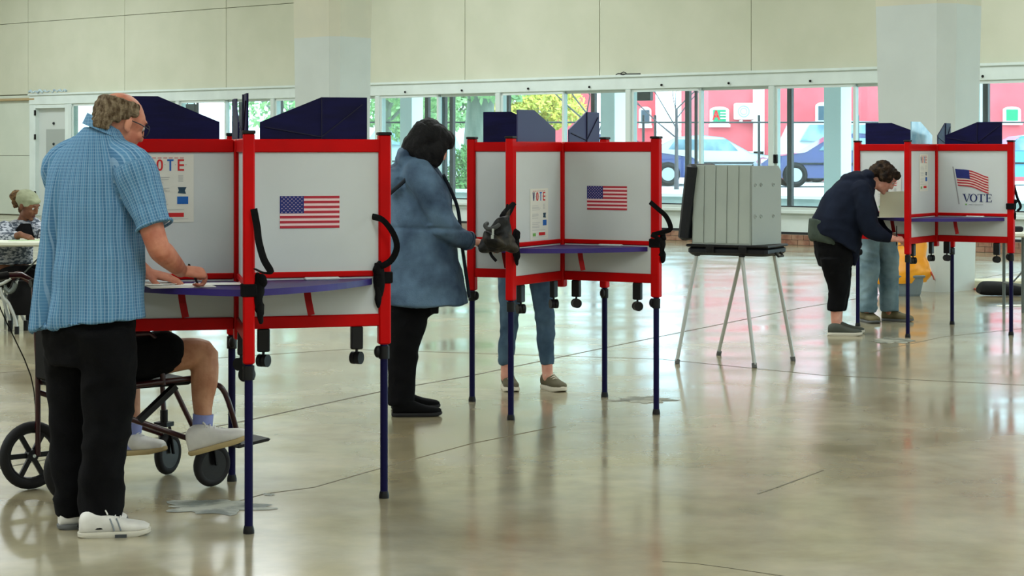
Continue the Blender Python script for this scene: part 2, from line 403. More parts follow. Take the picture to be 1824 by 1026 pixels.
bb = B(); wbox(bb, -60, 40, -6.0, -5.65, -.06, .56)
# porch edge wall
kw = struct(bb.build('wall_kerb', m_concr))
bb = B(); wbox(bb, -60, 40, -6.05, -5.6, .555, .615); bb.build('coping', m_white, kw)
bb = B(); wbox(bb, -90, 60, -120, -5.9, .40, .5); struct(bb.build('ground_parking', mat('parking_concrete', (196,200,198), .9, c2=(184,190,190), nscale=2)))
# porch posts: broad white ones and thin dark ones outside the glass
def outpost(px, w_, d, m, nm):
    tq = TP(px, d); bb = B(); wbox(bb, tq-w_/2, tq+w_/2, d-w_/2, d+w_/2, 0, 3.2, bev=.01); struct(bb.build(nm, m))
for i, px in enumerate((733, 1092, 1492)): outpost(px, .34, -2.6, m_white, 'wall_porch_post')
outpost(1738, .30, -2.6, m_white, 'wall_porch_post'); outpost(330, .34, -2.6, m_white, 'wall_porch_post')
for px in (762, 792, 806, 1058, 1226, 1408, 1757, 500, 430, 905): outpost(px, .09, -1.2, m_dark, 'trim_porch_post')
for px in (1240, 352): outpost(px, .05, -1.0, m_dark, 'trim_porch_post')
bb = B(); wbox(bb, TL, TR, -3.2, -.3, 3.0, 3.2); struct(bb.build('ceiling_porch', m_white))
# wire fence line
bb = B(); bb.tube([P(600, 218, 48), P(1500, 218, 50), P(1900, 218, 52)], .02, 6)
for px in (692, 1146, 1167, 1250, 1352, 1528):
    bb.tube([P(px, 205, 50), P(px, 340, 50)], .035, 6)
single(bb, 'wire_fence', m_dark, (0, 50, GZ), 'thin dark wire and post fence running outside beyond the windows', 'fence')
# hanging dark sign box near glass
tq = TP(1148, -1.6); bb = B(); wbox(bb, tq-.16, tq+.16, -1.65, -1.55, 2.36, 2.62, bev=.01)
wbox(bb, tq-.12, tq-.11, -1.61, -1.59, 2.6, 3.02); wbox(bb, tq+.11, tq+.12, -1.61, -1.59, 2.6, 3.02)
single(bb, 'hanging_sign', m_dark, WP(tq, -1.6, 2.4), 'small dark sign hanging outside at the top of the third window', 'sign')
tq = TP(340, -1.0); bb = B(); wbox(bb, tq-.18, tq+.18, -1.05, -.95, 2.24, 2.47, bev=.01); wbox(bb, tq-.12, tq-.11, -1.01, -.99, 2.45, 3.02); wbox(bb, tq+.11, tq+.12, -1.01, -.99, 2.45, 3.02)
single(bb, 'hanging_sign', m_dark, WP(tq, -1.0, 2.3), 'dark square sign outside seen above the leftmost blue booth shield', 'sign')
# pink building
YB = 62
def bldg(px0, px1, py_top, Y, depth, label, m):
    a = P(px0, 300, Y); c_ = P(px1, 300, Y); zt = P(px0, py_top, Y).z
    root = thing('building', ((a.x+c_.x)/2, Y, GZ), label, 'building')
    bb = B(); bb.box(((a.x+c_.x)/2, Y+depth/2, (zt+GZ)/2), (c_.x-a.x, depth, zt-GZ)); bb.build('wall', m, root)
    bb = B(); bb.box(((a.x+c_.x)/2, Y+depth/2, zt+.1), (c_.x-a.x+.4, depth+.4, .25), bev=.03); bb.build('parapet', m_white, root)
    return root
pk = bldg(1262, 2100, 20, YB, 10, 'pink painted building with white trimmed windows beyond the parked cars', m_pink)
m_pane = mat('shop_pane', (70,92,104), .2)
def bwin(root, x0, y0, x1, y1, Y, sign=None):
    a = P(x0, y1, Y); c_ = P(x1, y0, Y); w_ = c_.x-a.x; h = c_.z-a.z; cx = (a.x+c_.x)/2
    poly = [(-w_/2, 0), (w_/2, 0), (w_/2, h*.8)]+[(w_/2*cos(q*pi/8), h*.8+h*.2*sin(q*pi/8)) for q in range(1, 8)]+[(-w_/2, h*.8)]
    bb = B(); bb.prism(poly, (1, 0, 0), (0, 0, 1), (cx, Y-.08, a.z), (0, .1, 0)); fr = bb.build('window', m_white, root)
    bb = B(); bb.box((cx, Y-.09, a.z+h*.5), (w_*.66, .06, h*.66)); bb.build('pane', sign or m_pane, fr)
    bb = B(); bb.box((cx, Y-.12, a.z), (w_*1.1, .16, .09)); bb.build('sill', m_white, root)
    return fr
m_green = mat('green_sign', (24,140,96), .4, emit=.25)
fr = bwin(pk, 1264, 190, 1298, 224, YB, m_green)
# red letter mark and white bars on the sign
bb = B(); o = P(1270, 214, YB-.13)
for (x0, z0, x1, z1) in ((0, 0, .1, .3), (.1, .3, .2, 0), (.04, .12, .17, .12)):
    bb.beam((o.x+x0, o.y, o.z+z0), (o.x+x1, o.y, o.z+z1), .01, .05)
bb.build('sign_letter', mat('sign_red', (210,30,40), .4, emit=.4), fr)
bb = B()
for k in range(3): bb.box((o.x+.34, o.y, o.z+.06+.09*k), (.22, .01, .035))
bb.build('sign_text', m_white, fr)
bwin(pk, 1452, 182, 1480, 221, YB); bwin(pk, 1786, 190, 1817, 220, YB, m_green)
# white plinth and pipe
bb = B(); a = P(1350, 400, YB); bb.box((a.x, YB-.1, 2.0), (.32, .2, 3.0)); bb.box((P(1322, 300, YB).x, YB-.1, P(0, 273, YB).z), (1.3, .2, .12)); bb.build('pilaster', m_white, pk)
bb = B(); a = P(1358, 400, YB); bb.tube([(a.x, YB-.12, .6), (a.x, YB-.12, 8)], .05, 8); bb.build('drain_pipe', m_white, pk)
# air conditioner
ac = thing('air_conditioner', P(1328, 214, YB-.3), 'white air conditioning unit mounted on the pink building wall', 'air conditioner')
a = P(1308, 213, YB-.3); c_ = P(1347, 184, YB-.3)
bb = B(); bb.box(((a.x+c_.x)/2, YB-.3, (a.z+c_.z)/2), (c_.x-a.x, .45, c_.z-a.z), bev=.03); bb.build('case', m_white, ac)
bb = B(); bb.ring((a.x+.27, YB-.54, (a.z+c_.z)/2), (0, 1, 0), .17, .018); bb.ring((a.x+.27, YB-.54, (a.z+c_.z)/2), (0, 1, 0), .10, .012); bb.build('fan_guard', mat('grille_grey', (150,165,170), .5), ac, True)
for xx in (a.x+.2, c_.x-.1): bb = B(); bb.box((xx, YB-.3, a.z-.05), (.05, .5, .06)); bb.build('bracket', m_white, ac)
# farther buildings
b2 = bldg(1120, 1168, 120, 72, 6, 'narrow pink house front seen beyond the third window', m_pink); bwin(b2, 1138, 190, 1160, 226, 72)
b3 = bldg(985, 1062, 150, 74, 6, 'pink house seen above the yellow shrubs beyond the middle booth', m_pink)
b4 = bldg(300, 980, 215, 90, 8, 'long pale low building far behind the trees', mat('pale_render', (224,230,230), .9))
b5 = bldg(980, 1275, 232, 83, 6, 'white low building between the pink houses', mat('white_render', (240,244,246), .9))
# cars
def car(px_c, Y, facing, body_col, label, L=4.5, H=1.42, suv=False):
    x = (px_c-912)/F*Y; root = thing('car', (x, Y, GZ), label, 'car')
    m = mat('car_paint_'+str(body_col), body_col, .25, coat=.6); s = facing
    if suv: prof = [(-2.2, .25), (-2.25, .9), (-2.1, 1.0), (-1.9, 1.05), (-.9, 1.1), (-.5, 1.68), (.9, 1.72), (1.95, 1.66), (2.2, 1.1), (2.25, .25)]
    else: prof = [(-2.2, .24), (-2.27, .62), (-2.05, .78), (-1.1, .92), (-.35, 1.36), (.3, 1.43), (1.0, 1.36), (1.7, 1.0), (2.2, .92), (2.27, .24)]
    k = L/4.5; prof = [(a*k*s, b_*H/1.42) for a, b_ in prof]
    low = [q for q in prof if q[1] < 1.06*H/1.42]
    bb = B(); rows = []
    for yy, shrink in ((-.85, .0), (-.88, .0), (.88, 0), (.85, 0)):
        rows.append([(x+a, Y+yy*(1.0 if b_ < 1.0 else .78), GZ+b_) for a, b_ in prof])
    n = len(prof); vs = [p for r in rows for p in r]
    fs = [tuple(range(n)), tuple(range(3*n, 4*n))]
    for j in range(3):
        for i in range(n): fs.append((j*n+i, j*n+(i+1) % n, (j+1)*n+(i+1) % n, (j+1)*n+i))
    bb.add(vs, fs); bb.build('car_body', m, root, True)
    g = mat('car_glass', (150,180,190), .1, c2=(90,120,132), nscale=2)
    for (u0, u1) in (((-.75, .25), (.32, 1.25)) if not suv else ((-.6, .3), (.4, 1.8))):
        zt = (1.30 if not suv else 1.6)*H/1.42; zb = (.97 if not suv else 1.15)*H/1.42; sh = .3
        bb = B(); poly = [(u0*k*s, zb), (u1*k*s, zb), ((u1-(.25 if u1 > 1 else 0))*k*s, zt), ((u0+(sh if u0 < 0 else 0))*k*s, zt)]
        bb.prism([(a, b_) for a, b_ in poly], (1, 0, 0), (0, 0, 1), (x, Y-.84, GZ), (0, .2, 0)); bb.build('side_window', g, root)
    for wx in (-1.38, 1.38):
        bb = B(); cc = V((x+wx*k*s, Y-.86, GZ+.33)); bb.ring(cc, (0, 1, 0), .245, .085, 24, 8); bb.cyl(cc, cc+V((0, .1, 0)), .27, 24); w_ = bb.build('wheel', m_black, root, True)
        bb = B(); bb.cyl(cc+V((0, -.05, 0)), cc+V((0, .06, 0)), .20, 20)
        hub = bb.build('hubcap', mat('hubcap', (190,196,200), .3, .8), w_)
        bb = B(); cc = V((x+wx*k*s, Y+.80, GZ+.33)); bb.ring(cc, (0, 1, 0), .245, .085, 24, 8); bb.build('wheel', m_black, root, True)
    bb = B(); bb.box((x-2.1*k*s, Y-.6, GZ+.68), (.25, .3, .13), bev=.02); bb.build('headlamp', m_white, root)
    bb = B(); bb.box((x, Y-.88, GZ+.62), (3.0*k, .03, .05)); bb.build('side_trim', m_dark, root)
    return root
car(1500, 52.5, 1, (34,52,110), 'dark blue car parked outside the window right of the grey booth')
car(1262, 56.2, -1, (190,200,204), 'silver car parked outside behind the grey booth', H=1.4)
car(1096, 54, -1, (38,56,112), 'dark blue car parked outside beyond the middle booth')
car(1540, 60, -1, (206,212,214), 'silver truck parked behind the dark blue car', L=5.2, H=1.55, suv=True)
car(1830, 55, 1, (60,150,190), 'light blue car parked outside at the far right window')
car(700, 64, 1, (180,196,200), 'pale car parked outside the window beside the left column', suv=True)
# trees and shrubs
def leaves(root, m, c, rad, n, sz, name='foliage', seed=1):
    rnd = random.Random(seed); bb = B()
    for i in range(n):
        while True:
            q = V((rnd.uniform(-1, 1), rnd.uniform(-1, 1), rnd.uniform(-1, 1)))
            if .2 < q.length < 1 and noise.noise(q*2.3+V((seed, 0, 0))) > -.15: break
        p = V(c)+V((q.x*rad[0], q.y*rad[1], q.z*rad[2])); a = V((rnd.gauss(0, 1), rnd.gauss(0, 1), rnd.gauss(0, 1))).normalized(); b_ = a.orthogonal().normalized(); s = sz*rnd.uniform(.6, 1.4)
        bb.add([p-a*s, p+b_*s*.5, p+a*s, p-b_*s*.5], [(0, 1, 2, 3)])
    o = bb.build(name, m, root, kind='stuff'); return o
def branches(bb, p, d, L, r, depth, rnd):
    q = p+d*L; bb.tube([p, (p+q)/2+V((rnd.uniform(-.05, .05)*L, 0, 0)), q], [r, r*.85, r*.65], 6)
    if depth == 0: return
    for _ in range(rnd.choice((2, 3))):
        nd = (d+V((rnd.uniform(-.8, .8), rnd.uniform(-.6, .6), rnd.uniform(-.3, .5)))).normalized(); branches(bb, q, nd, L*.72, r*.62, depth-1, rnd)
def tree(px, Y, trunk_r, h, label, leafm=None, rad=2.5, n=2500, depth=4, seed=3, lsz=.12, lean=0., zc=None):
    x = (px-912)/F*Y; root = thing('tree', (x, Y, GZ), label, 'tree'); rnd = random.Random(seed)
    bb = B(); top = V((x+lean, Y, GZ+h)); bb.tube([V((x, Y, GZ-.1)), V((x, Y, GZ+.3)), V((x+lean*.4, Y, GZ+h*.5)), top], [trunk_r*1.4, trunk_r*1.05, trunk_r*.9, trunk_r*.7], 12, k=3); bb.build('trunk', m_bark if trunk_r > .1 else m_twig, root, True)
    bb = B()
    for i in range(5):
        a = i*1.3+seed; branches(bb, top-V((0, 0, h*.12*i)), V((cos(a)*.7, sin(a)*.5, .6)).normalized(), 1.0+h*.1, trunk_r*.4, depth, rnd)
    bb.build('branch', m_twig if leafm is None else m_bark, root, kind='stuff')
    if leafm: leaves(root, leafm, (x+lean, Y, zc if zc else GZ+h+rad*.3), (rad, rad, rad*.8), n, lsz, seed=seed)
    return root
tree(848, 46.5, .36, 4.4, 'thick old tree trunk standing outside left of the middle booth', m_leaf, 2.6, 3500, 3, 5, .13, .3, zc=4.6)
tree(690, 50, .12, 2.6, 'small pale green tree outside beside the left column', m_leaf, 2.2, 1800, 2, 9, .12)
tree(1205, 49, .05, 2.0, 'bare branched tree outside behind the grey booth', None, depth=5, seed=12)
tree(1046, 50, .06, 1.9, 'leaning bare tree outside beyond the middle booth', None, depth=4, seed=21)
tree(520, 60, .14, 2.6, 'pale green tree outside seen beside the left column base', m_leaf, 2.4, 1800, 2, 31, .12)
def bush(px, py, Y, rad, m, label, n=2600, seed=1, sz=.08):
    c_ = P(px, py, Y); root = thing('shrub', (c_.x, Y, GZ), label, 'shrub'); leaves(root, m, c_, rad, n, sz, seed=seed)
    bb = B()
    for i in range(6): bb.tube([(c_.x+random.uniform(-.2, .2), Y, GZ-.05), (c_.x+random.uniform(-.5, .5)*rad[0], Y, c_.z)], .03, 6)
    bb.build('stem', m_bark, root, kind='stuff')
bush(950, 190, 58, (1.6, .9, .75), m_yel, 'yellow leafed shrub outside above the middle booth', 4200, 4)
bush(745, 200, 60, (1.5, .9, 1.0), m_leaf, 'pale green shrub outside right of the left column', 2600, 6)
bush(822, 325, 46, (.36, .35, .9), m_grass, 'low green shrub outside the window behind the person in the long coat', 1800, 8, .05)
bush(770, 180, 66, (2.2, .9, 1.0), m_leaf, 'high pale green hedge far beyond the windows', 2600, 14, .12)
# ================================================================ VOTING BOOTHS
m_red = mat('red_plastic', (196,1,2), .45, spec=.12, c2=(180,1,2), nscale=4)
m_redd = mat('red_fabric_tag', (150,6,8), .8)
m_panel = mat('white_panel', (206,212,210), .55, c2=(200,206,203), nscale=2.5)
m_shelf = mat('purple_shelf', (58,44,118), .4, spec=.25, c2=(46,36,94), nscale=3)
m_navy = mat('navy_tube', (9,7,54), .5, spec=.15)
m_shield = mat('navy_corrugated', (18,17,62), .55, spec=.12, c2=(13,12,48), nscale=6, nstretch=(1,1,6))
m_strap = mat('black_webbing', (6,6,7), .9, spec=.2, bump=.2, bscale=200)
m_paper = mat('paper', (240,240,230), .8)
m_poster = mat('poster_paper', (222,222,210), .7)
m_ink = mat('ink_grey', (150,150,150), .8); m_inkb = mat('ink_blue', (22,96,176), .6); m_inkn = mat('ink_navy', (26,40,96), .6)
m_inkr = mat('ink_red', (200,32,34), .6); m_inkg = mat('ink_green', (120,178,90), .6); m_inkp = mat('ink_pink', (206,120,118), .6)
m_stripe = mat('flag_red', (176,40,56), .6); m_flagw = mat('flag_white', (236,206,206), .6); m_canton = mat('flag_blue', (32,42,112), .6)
m_steel = mat('chrome', (190,196,196), .2, .9)
def letter(ch, x, y, w_, h, t_):
    """condensed block letters as quads / rings, returned as polygons"""
    if ch == 'V': return [[(x, y+h), (x+t_*1.1, y+h), (x+w_/2+t_*.35, y), (x+w_/2-t_*.45, y)], [(x+w_-t_*.9, y+h), (x+w_, y+h), (x+w_/2+t_*.45, y), (x+w_/2-t_*.35, y)]]
    if ch == 'O':
        ps = []; n = 20
        for i in range(n):
            a, b_ = 2*pi*i/n, 2*pi*(i+1)/n; R = lambda q, k: (x+w_/2+(w_/2-k)*math.copysign(abs(cos(q))**.8, cos(q)), y+h/2+(h/2-k)*math.copysign(abs(sin(q))**.8, sin(q)))
            ps.append([R(a, 0), R(b_, 0), R(b_, t_), R(a, t_)])
        return ps
    if ch == 'T': return [[(x, y+h-t_), (x+w_, y+h-t_), (x+w_, y+h), (x, y+h)], [(x+w_/2-t_/2, y), (x+w_/2+t_/2, y), (x+w_/2+t_/2, y+h-t_), (x+w_/2-t_/2, y+h-t_)]]
    if ch == 'E': return [[(x, y), (x+t_, y), (x+t_, y+h), (x, y+h)]]+[[(x+t_, yy), (x+w_, yy), (x+w_, yy+t_), (x+t_, yy+t_)] for yy in (y, y+h/2-t_/2, y+h-t_)]
def rect(x0, y0, x1, y1): return [(x0, y0), (x1, y0), (x1, y1), (x0, y1)]
class Face:
    """a flat print surface: origin o, axes a (right) and z up, outward normal n"""
    def __init__(s, o, a, n): s.o = o; s.a = a; s.n = n
    def put(s, name, polys, m, parent, lift=.001, th=.0012):
        bb = B()
        for p in polys: bb.prism(p, s.a, (0, 0, 1), s.o+s.n*lift, s.n*th)
        return bb.build(name, m, parent)
def flag(fc, parent, x0, z0, w_, h):
    f = fc.put('flag_print', [rect(x0, z0, x0+w_, z0+h)], m_flagw, parent, .0005)
    sh = h/13
    fc.put('stripe', [rect(x0+(0 if i < 6 else w_*.4), z0+sh*i, x0+w_, z0+sh*(i+1)) for i in range(0, 13, 2)], m_stripe, f, .0018)
    fc.put('canton', [rect(x0, z0+sh*6, x0+w_*.4, z0+h)], m_canton, f, .0018)
    st = []
    for r in range(9):
        for c_ in range(6 if r % 2 == 0 else 5):
            cx = x0+w_*.4*((c_+.5+(0 if r % 2 == 0 else .5))/6); cz = z0+sh*6+(h-sh*6)*(r+.6)/9.2; q = sh*.27
            st.append([(cx+(q if k % 2 == 0 else q*.45)*sin(k*pi/5), cz+(q if k % 2 == 0 else q*.45)*cos(k*pi/5)) for k in range(10)])
    fc.put('star', st, m_flagw, f, .003)['kind'] = 'stuff'
def poster(fc, parent, x0, z0, w_, h):
    p = fc.put('poster', [rect(x0, z0, x0+w_, z0+h)], m_poster, parent, .001, .0016)
    L = .0028
    q = lambda u: x0+w_*u
    r = lambda v: z0+h*v
    for ch, u, m in (('V', .13, m_inkn), ('O', .33, m_inkr), ('T', .52, m_inkb), ('E', .71, m_inkr)):
        fc.put('letter', letter(ch, q(u), r(.76), w_*.115, h*.17, w_*.032), m, p, L)
    fc.put('dot', [rect(q(u)-w_*.008, r(.845), q(u)+w_*.008, r(.855)) for u in (.29, .48, .67, .86)], m_ink, p, L)
    fc.put('small_print', [rect(q(.15+.1*i), r(.945), q(.22+.1*i), r(.957)) for i in range(7)], m_inkp, p, L)
    rows = []
    for v in (.66, .63, .61, .58, .50, .48, .46, .42, .33, .30, .26, .235): rows.append(rect(q(.12), r(v), q(.12+random.uniform(.3, .45)), r(v)+h*.008))
    rows.append(rect(q(.12), r(.185), q(.82), r(.192))); rows.append(rect(q(.12), r(.05), q(.9), r(.054)))
    for i in range(5): rows.append(rect(q(.72), r(.60+.022*i), q(.81), r(.608+.022*i)))
    fc.put('small_print', rows, mat('ink_pale', (186,188,184), .8), p, L)
    fc.put('picture', [rect(q(.70), r(.27), q(.90), r(.38))], m_inkb, p, L)
    fc.put('picture', [[(q(.71), r(.43)), (q(.86), r(.42)), (q(.84), r(.47)), (q(.87), r(.52)), (q(.71), r(.52)), (q(.73), r(.47))]], mat('ink_teal_dark', (36,66,84), .6), p, L)
    fc.put('picture', [rect(q(.48), r(.08), q(.82), r(.14))], m_inkr, p, L)
    fc.put('picture', [rect(q(.14), r(.07), q(.30), r(.13))], m_inkg, p, L)
ZT = 1.563
def booth(c, outs, label, shields=(1,1,1,1), casters=(1,1,0,0), sh_m=None, grp=None):
    """c centre on the floor; outs: feet of the four arms in order near, right, rear, left"""
    c = V((c[0], c[1], 0)); root = thing('voting_booth', c, label, 'voting booth')
    arms = []
    bb = B(); a0 = (outs[1]-c).normalized(); bb.box(c+V((0, 0, (.70+1.54)/2)), (.052, .052, .84), rz=math.atan2(a0.y, a0.x), bev=.006); bb.build('centre_post', m_red, root)
    for i, o in enumerate(outs):
        o = V((o[0], o[1], 0)); d = (o-c); L = d.length; a = d/L; n = V((a.y, -a.x, 0)); ang = math.atan2(a.y, a.x); arms.append((a, n, L, o))
        pw = .045
        bb = B(); bb.box(o+V((0, 0, (.662+ZT)/2)), (pw+.008, pw, ZT-.662), rz=ang, bev=.006); ps = bb.build('outer_post', m_red, root)
        bb = B(); bb.box(o+V((0, 0, ZT+.004)), (pw+.014, pw+.006, .014), rz=ang, bev=.003); bb.build('post_cap', m_black, ps)
        lx = o
        bb = B(); bb.cyl(lx+V((0, 0, .02)), lx+V((0, 0, .70)), .0165, 16); lg = bb.build('leg', m_navy, root, True)
        bb = B(); bb.tube([lx+V((0, 0, 0)), lx+V((0, 0, .012)), lx+V((0, 0, .03))], [.022, .022, .018], 16); bb.build('foot', m_black, lg, True)
        bb = B(); bb.cyl(lx+V((0, 0, .60)), lx+V((0, 0, .655)), .023, 16); bb.ell(lx-a*.028+V((0, 0, .63)), (.016, .016, .026)); bb.build('leg_clamp', m_black, lg, True)
        s0, s1 = .026, L-pw/2
        def rail(z0, z1, nm, th=.034): 
            q = B(); q.box(c+a*(s0+s1)/2+V((0, 0, (z0+z1)/2)), (s1-s0, th, z1-z0), rz=ang, bev=.004); return q.build(nm, m_red, root)
        rail(1.487, 1.543, 'top_rail'); rail(.742, .794, 'bottom_rail'); rail(.955, .98, 'middle_rail', .03)
        q = B(); q.box(c+a*(s0+s1)/2+V((0, 0, 1.2335)), (s1-s0, .012, .507), rz=ang); q.build('upper_panel', m_panel, root)
        q = B(); q.box(c+a*(s0+s1)/2+V((0, 0, .872)), (s1-s0, .012, .166), rz=ang); q.build('lower_panel', m_panel, root)
        if shields[i]:
            k0, k1 = .085, L-.075; th = .008; q = B()
            H = 1.722; lo = 1.615; zb = 1.543; km = k0+(k1-k0)*.57
            q.prism([(k0, zb), (k1, zb), (k1, H), (km, H), (k0, lo)], a, (0, 0, 1), c-n*th/2, n*th)
            sh = q.build('privacy_shield', (m_shield if not sh_m or not sh_m[i] else sh_m[i]), root)
            q = B()
            for f_ in (.012,):
                q.beam(c+a*km+n*.006+V((0, 0, zb)), c+a*km+n*.006+V((0, 0, H)), .004, .008, up=n)
                q.beam(c+a*km+n*.006+V((0, 0, zb+.01)), c+a*(k0+.02)+n*.006+V((0, 0, lo-.02)), .004, .006, up=n)
                q.beam(c+a*km+n*.006+V((0, 0, zb+.01)), c+a*(k1-.02)+n*.006+V((0, 0, H-.03)), .004, .006, up=n)
            q.build('fold_line', mat('navy_crease', (14,12,44), .6), sh)
        if casters[i]:
            for s_ in (.10, L-.12):
                p = c+a*s_
                q = B(); q.box(p+V((0, 0, .693)), (.052, .03, .098), rz=ang, bev=.004); cs = q.build('caster', m_black, root)
                q = B()
                q.cyl(p+V((0, 0, .645)), p+V((0, 0, .62)), .006, 8)
                cax = (a+n*.9).normalized()
                for w_ in (-1, 1): q.cyl(p+cax*.004*w_+V((0, 0, .607)), p+cax*.022*w_+V((0, 0, .607)), .027, 18)
                q.build('caster_wheel', m_black, cs, True)
    # shelves between neighbouring arms
    for i in range(4):
        a, n, L, o = arms[i]; a2, n2, L2, o2 = arms[(i+1) % 4]
        p0 = c+a*(L-.05); p1 = c+a2*(L2-.05); mid = (p0+p1)/2; out = ((mid-c).normalized())
        poly = [c+(a+a2)*.02]+[p0+(a2)*.0]
        for k in range(1, 12):
            u = k/12; poly.append(p0*(1-u)+p1*u+out*.075*math.sin(pi*u)**.8)
        poly.append(p1)
        zt, th = .947, .026; m_ = len(poly)
        bb = B(); bb.add([V((q.x, q.y, zt)) for q in poly]+[V((q.x, q.y, zt-th)) for q in poly], [tuple(range(m_)), tuple(range(2*m_-1, m_-1, -1))]+[(k, (k+1) % m_, m_+(k+1) % m_, m_+k) for k in range(m_)])
        sh = bb.build('shelf', m_shelf, root)
        # pen tray near the middle rail
        aa = a2 if i == 0 else a
        tp = c+aa*(L*.56)+((a if i == 0 else a2))*.055+V((0, 0, zt+.006)); ang = math.atan2(aa.y, aa.x)
        bb = B(); bb.box(tp, (.15, .03, .012), rz=ang, bev=.004); bb.build('pen_tray', m_panel, root)
        # red pull tab under the shelf
        tb = mid*.5+c*.5+out*.16; tb.z = 0
        pts = [tb+V((0, 0, .925)), tb+V((.006, 0, .88)), tb+V((.018, 0, .82))]
        bb = B()
        for k in range(2): bb.beam(pts[k], pts[k+1]+(pts[k+1]-pts[k])*.05, .028, .008, up=V((0, 1, 0)))
        bb.build('pull_tab', m_redd, root)
    return root, c, arms
def strap_set(root, o, out, side, loop=None, dang=None, zc=.93, big=1.0):
    """black webbing wound round an outer post plus hanging loop"""
    ang = math.atan2(out.y, out.x); bb = B()
    bb.box(o+V((0, 0, zc+.02)), (.066, .062, .05), rz=ang, bev=.004)
    i0 = len(bb.v)
    bb.ell(o+side*.036*big+V((0, 0, zc+.01)), (.024*big, .024*big, .080*big)); bb.ell(o+side*.046*big+V((0, 0, zc-.055)), (.016, .018, .055*big))
    bb.ell(o+side*.050*big+V((0, 0, zc+.055)), (.018, .02, .03*big))
    for i in range(i0, len(bb.v)): bb.v[i] = bb.v[i]+(bb.v[i]-o-V((0, 0, zc))).normalized()*noise.noise(bb.v[i]*38)*.012
    s = bb.build('strap', m_strap, root, True)
    if loop:
        bb = B(); bb.tube(loop, .014, 8, k=4, flat=.3); bb.build('strap_loop', m_strap, s, True)
    if dang:
        bb = B(); bb.tube(dang, .011, 8, k=4, flat=.3); bb.build('strap_loop', m_strap, s, True)
# --- booth 1
c1 = (-1.147, 8.28)
o1 = [PF(443, 950), PF(684, 887), PF(413, 857), V((-1.742, 8.158, 0))]
bo1, C1, A1 = booth(c1, o1, 'nearest red framed voting booth, at which the person in blue plaid writes')
def fc_of(C, arm, side):     # print face on an arm; side +1/-1 picks which face looks towards the camera
    a, n, L, o = arm; nn = n*side; ax = V((0, 0, 1)).cross(nn)*1.0
    # right-hand axis when looking at the face: x = up x normal ... choose the direction pointing right in view
    ax = a if a.x > 0 else -a
    return Face(C+nn*.006, ax, nn)
def cam_side(arm, C): 
    a, n, L, o = arm; mid = C+a*L/2; return 1 if n.dot(V((0, 0, 0))-mid) > 0 else -1
f = fc_of(C1, A1[1], cam_side(A1[1], C1))
def s_at(C, a, px):    # distance along arm from centre for an image column
    k = (px-912)/F; return (k*C.y-C.x)/(a.x-k*a.y)
def span(C, arm, px0, px1):
    a = arm[0]; sg = 1 if a.x > 0 else -1
    return sg*s_at(C, a, px0), sg*s_at(C, a, px1)
x0, x1 = span(C1, A1[1], 498, 604); flag(f, bo1, x0, 1.165, x1-x0, .137)
f = fc_of(C1, A1[3], cam_side(A1[3], C1)); x0, x1 = span(C1, A1[3], 246, 345); poster(f, bo1, x0, 1.195, x1-x0, .283)
o = o1[0]; D = V((.3, -1, 0)).normalized()
strap_set(bo1, o, A1[0][0], V((1, 0, 0)), loop=[P(452, 372, 7.63), P(458, 405, 7.62), P(461, 430, 7.60), P(470, 462, 7.58), P(482, 484, 7.58), P(470, 486, 7.6), P(456, 480, 7.64)])
o = o1[1]
strap_set(bo1, o, A1[1][0], V((-.5, -.8, 0)), loop=[P(664, 386, 8.42), P(682, 392, 8.36), P(700, 415, 8.36), P(707, 440, 8.38), P(698, 462, 8.4), P(682, 473, 8.40), P(668, 474, 8.42)])
# --- booth 2
o2 = [PF(910, 748), PF(1169, 738), PF(1077, 707), PF(841, 715)]
c2_ = (.288, 11.45)
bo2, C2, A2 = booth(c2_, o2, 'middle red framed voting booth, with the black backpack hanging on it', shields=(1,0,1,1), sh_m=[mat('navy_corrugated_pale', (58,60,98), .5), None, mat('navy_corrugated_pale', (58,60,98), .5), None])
f = fc_of(C2, A2[1], cam_side(A2[1], C2)); x0, x1 = span(C2, A2[1], 1047, 1118); flag(f, bo2, x0, 1.152, x1-x0, .137)
f = fc_of(C2, A2[0], cam_side(A2[0], C2)); f = Face(C2+A2[0][1]*(1 if A2[0][1].x > 0 else -1)*.006, -A2[0][0], A2[0][1]*(1 if A2[0][1].x > 0 else -1))
x0, x1 = s_at(C2, A2[0][0], 942), s_at(C2, A2[0][0], 974)
poster(f, bo2, -x0, .987, abs(x1-x0), .29)
strap_set(bo2, o2[0], A2[0][0], V((.7, -.7, 0)), loop=[P(917, 362, 10.84), P(908, 380, 10.8), P(898, 392, 10.78), P(888, 400, 10.8), P(880, 410, 10.84)], zc=.97)
strap_set(bo2, o2[1], A2[1][0], V((1, -.3, 0)), loop=[P(1158, 360, 11.04), P(1172, 372, 11.02), P(1186, 385, 11.02), P(1194, 402, 11.04), P(1192, 410, 11.05), P(1178, 414, 11.06), P(1162, 418, 11.07)],
          dang=[P(1160, 418, 11.04), P(1176, 428, 11.02), P(1180, 445, 11.02), P(1176, 456, 11.04)], zc=.95, big=.8)
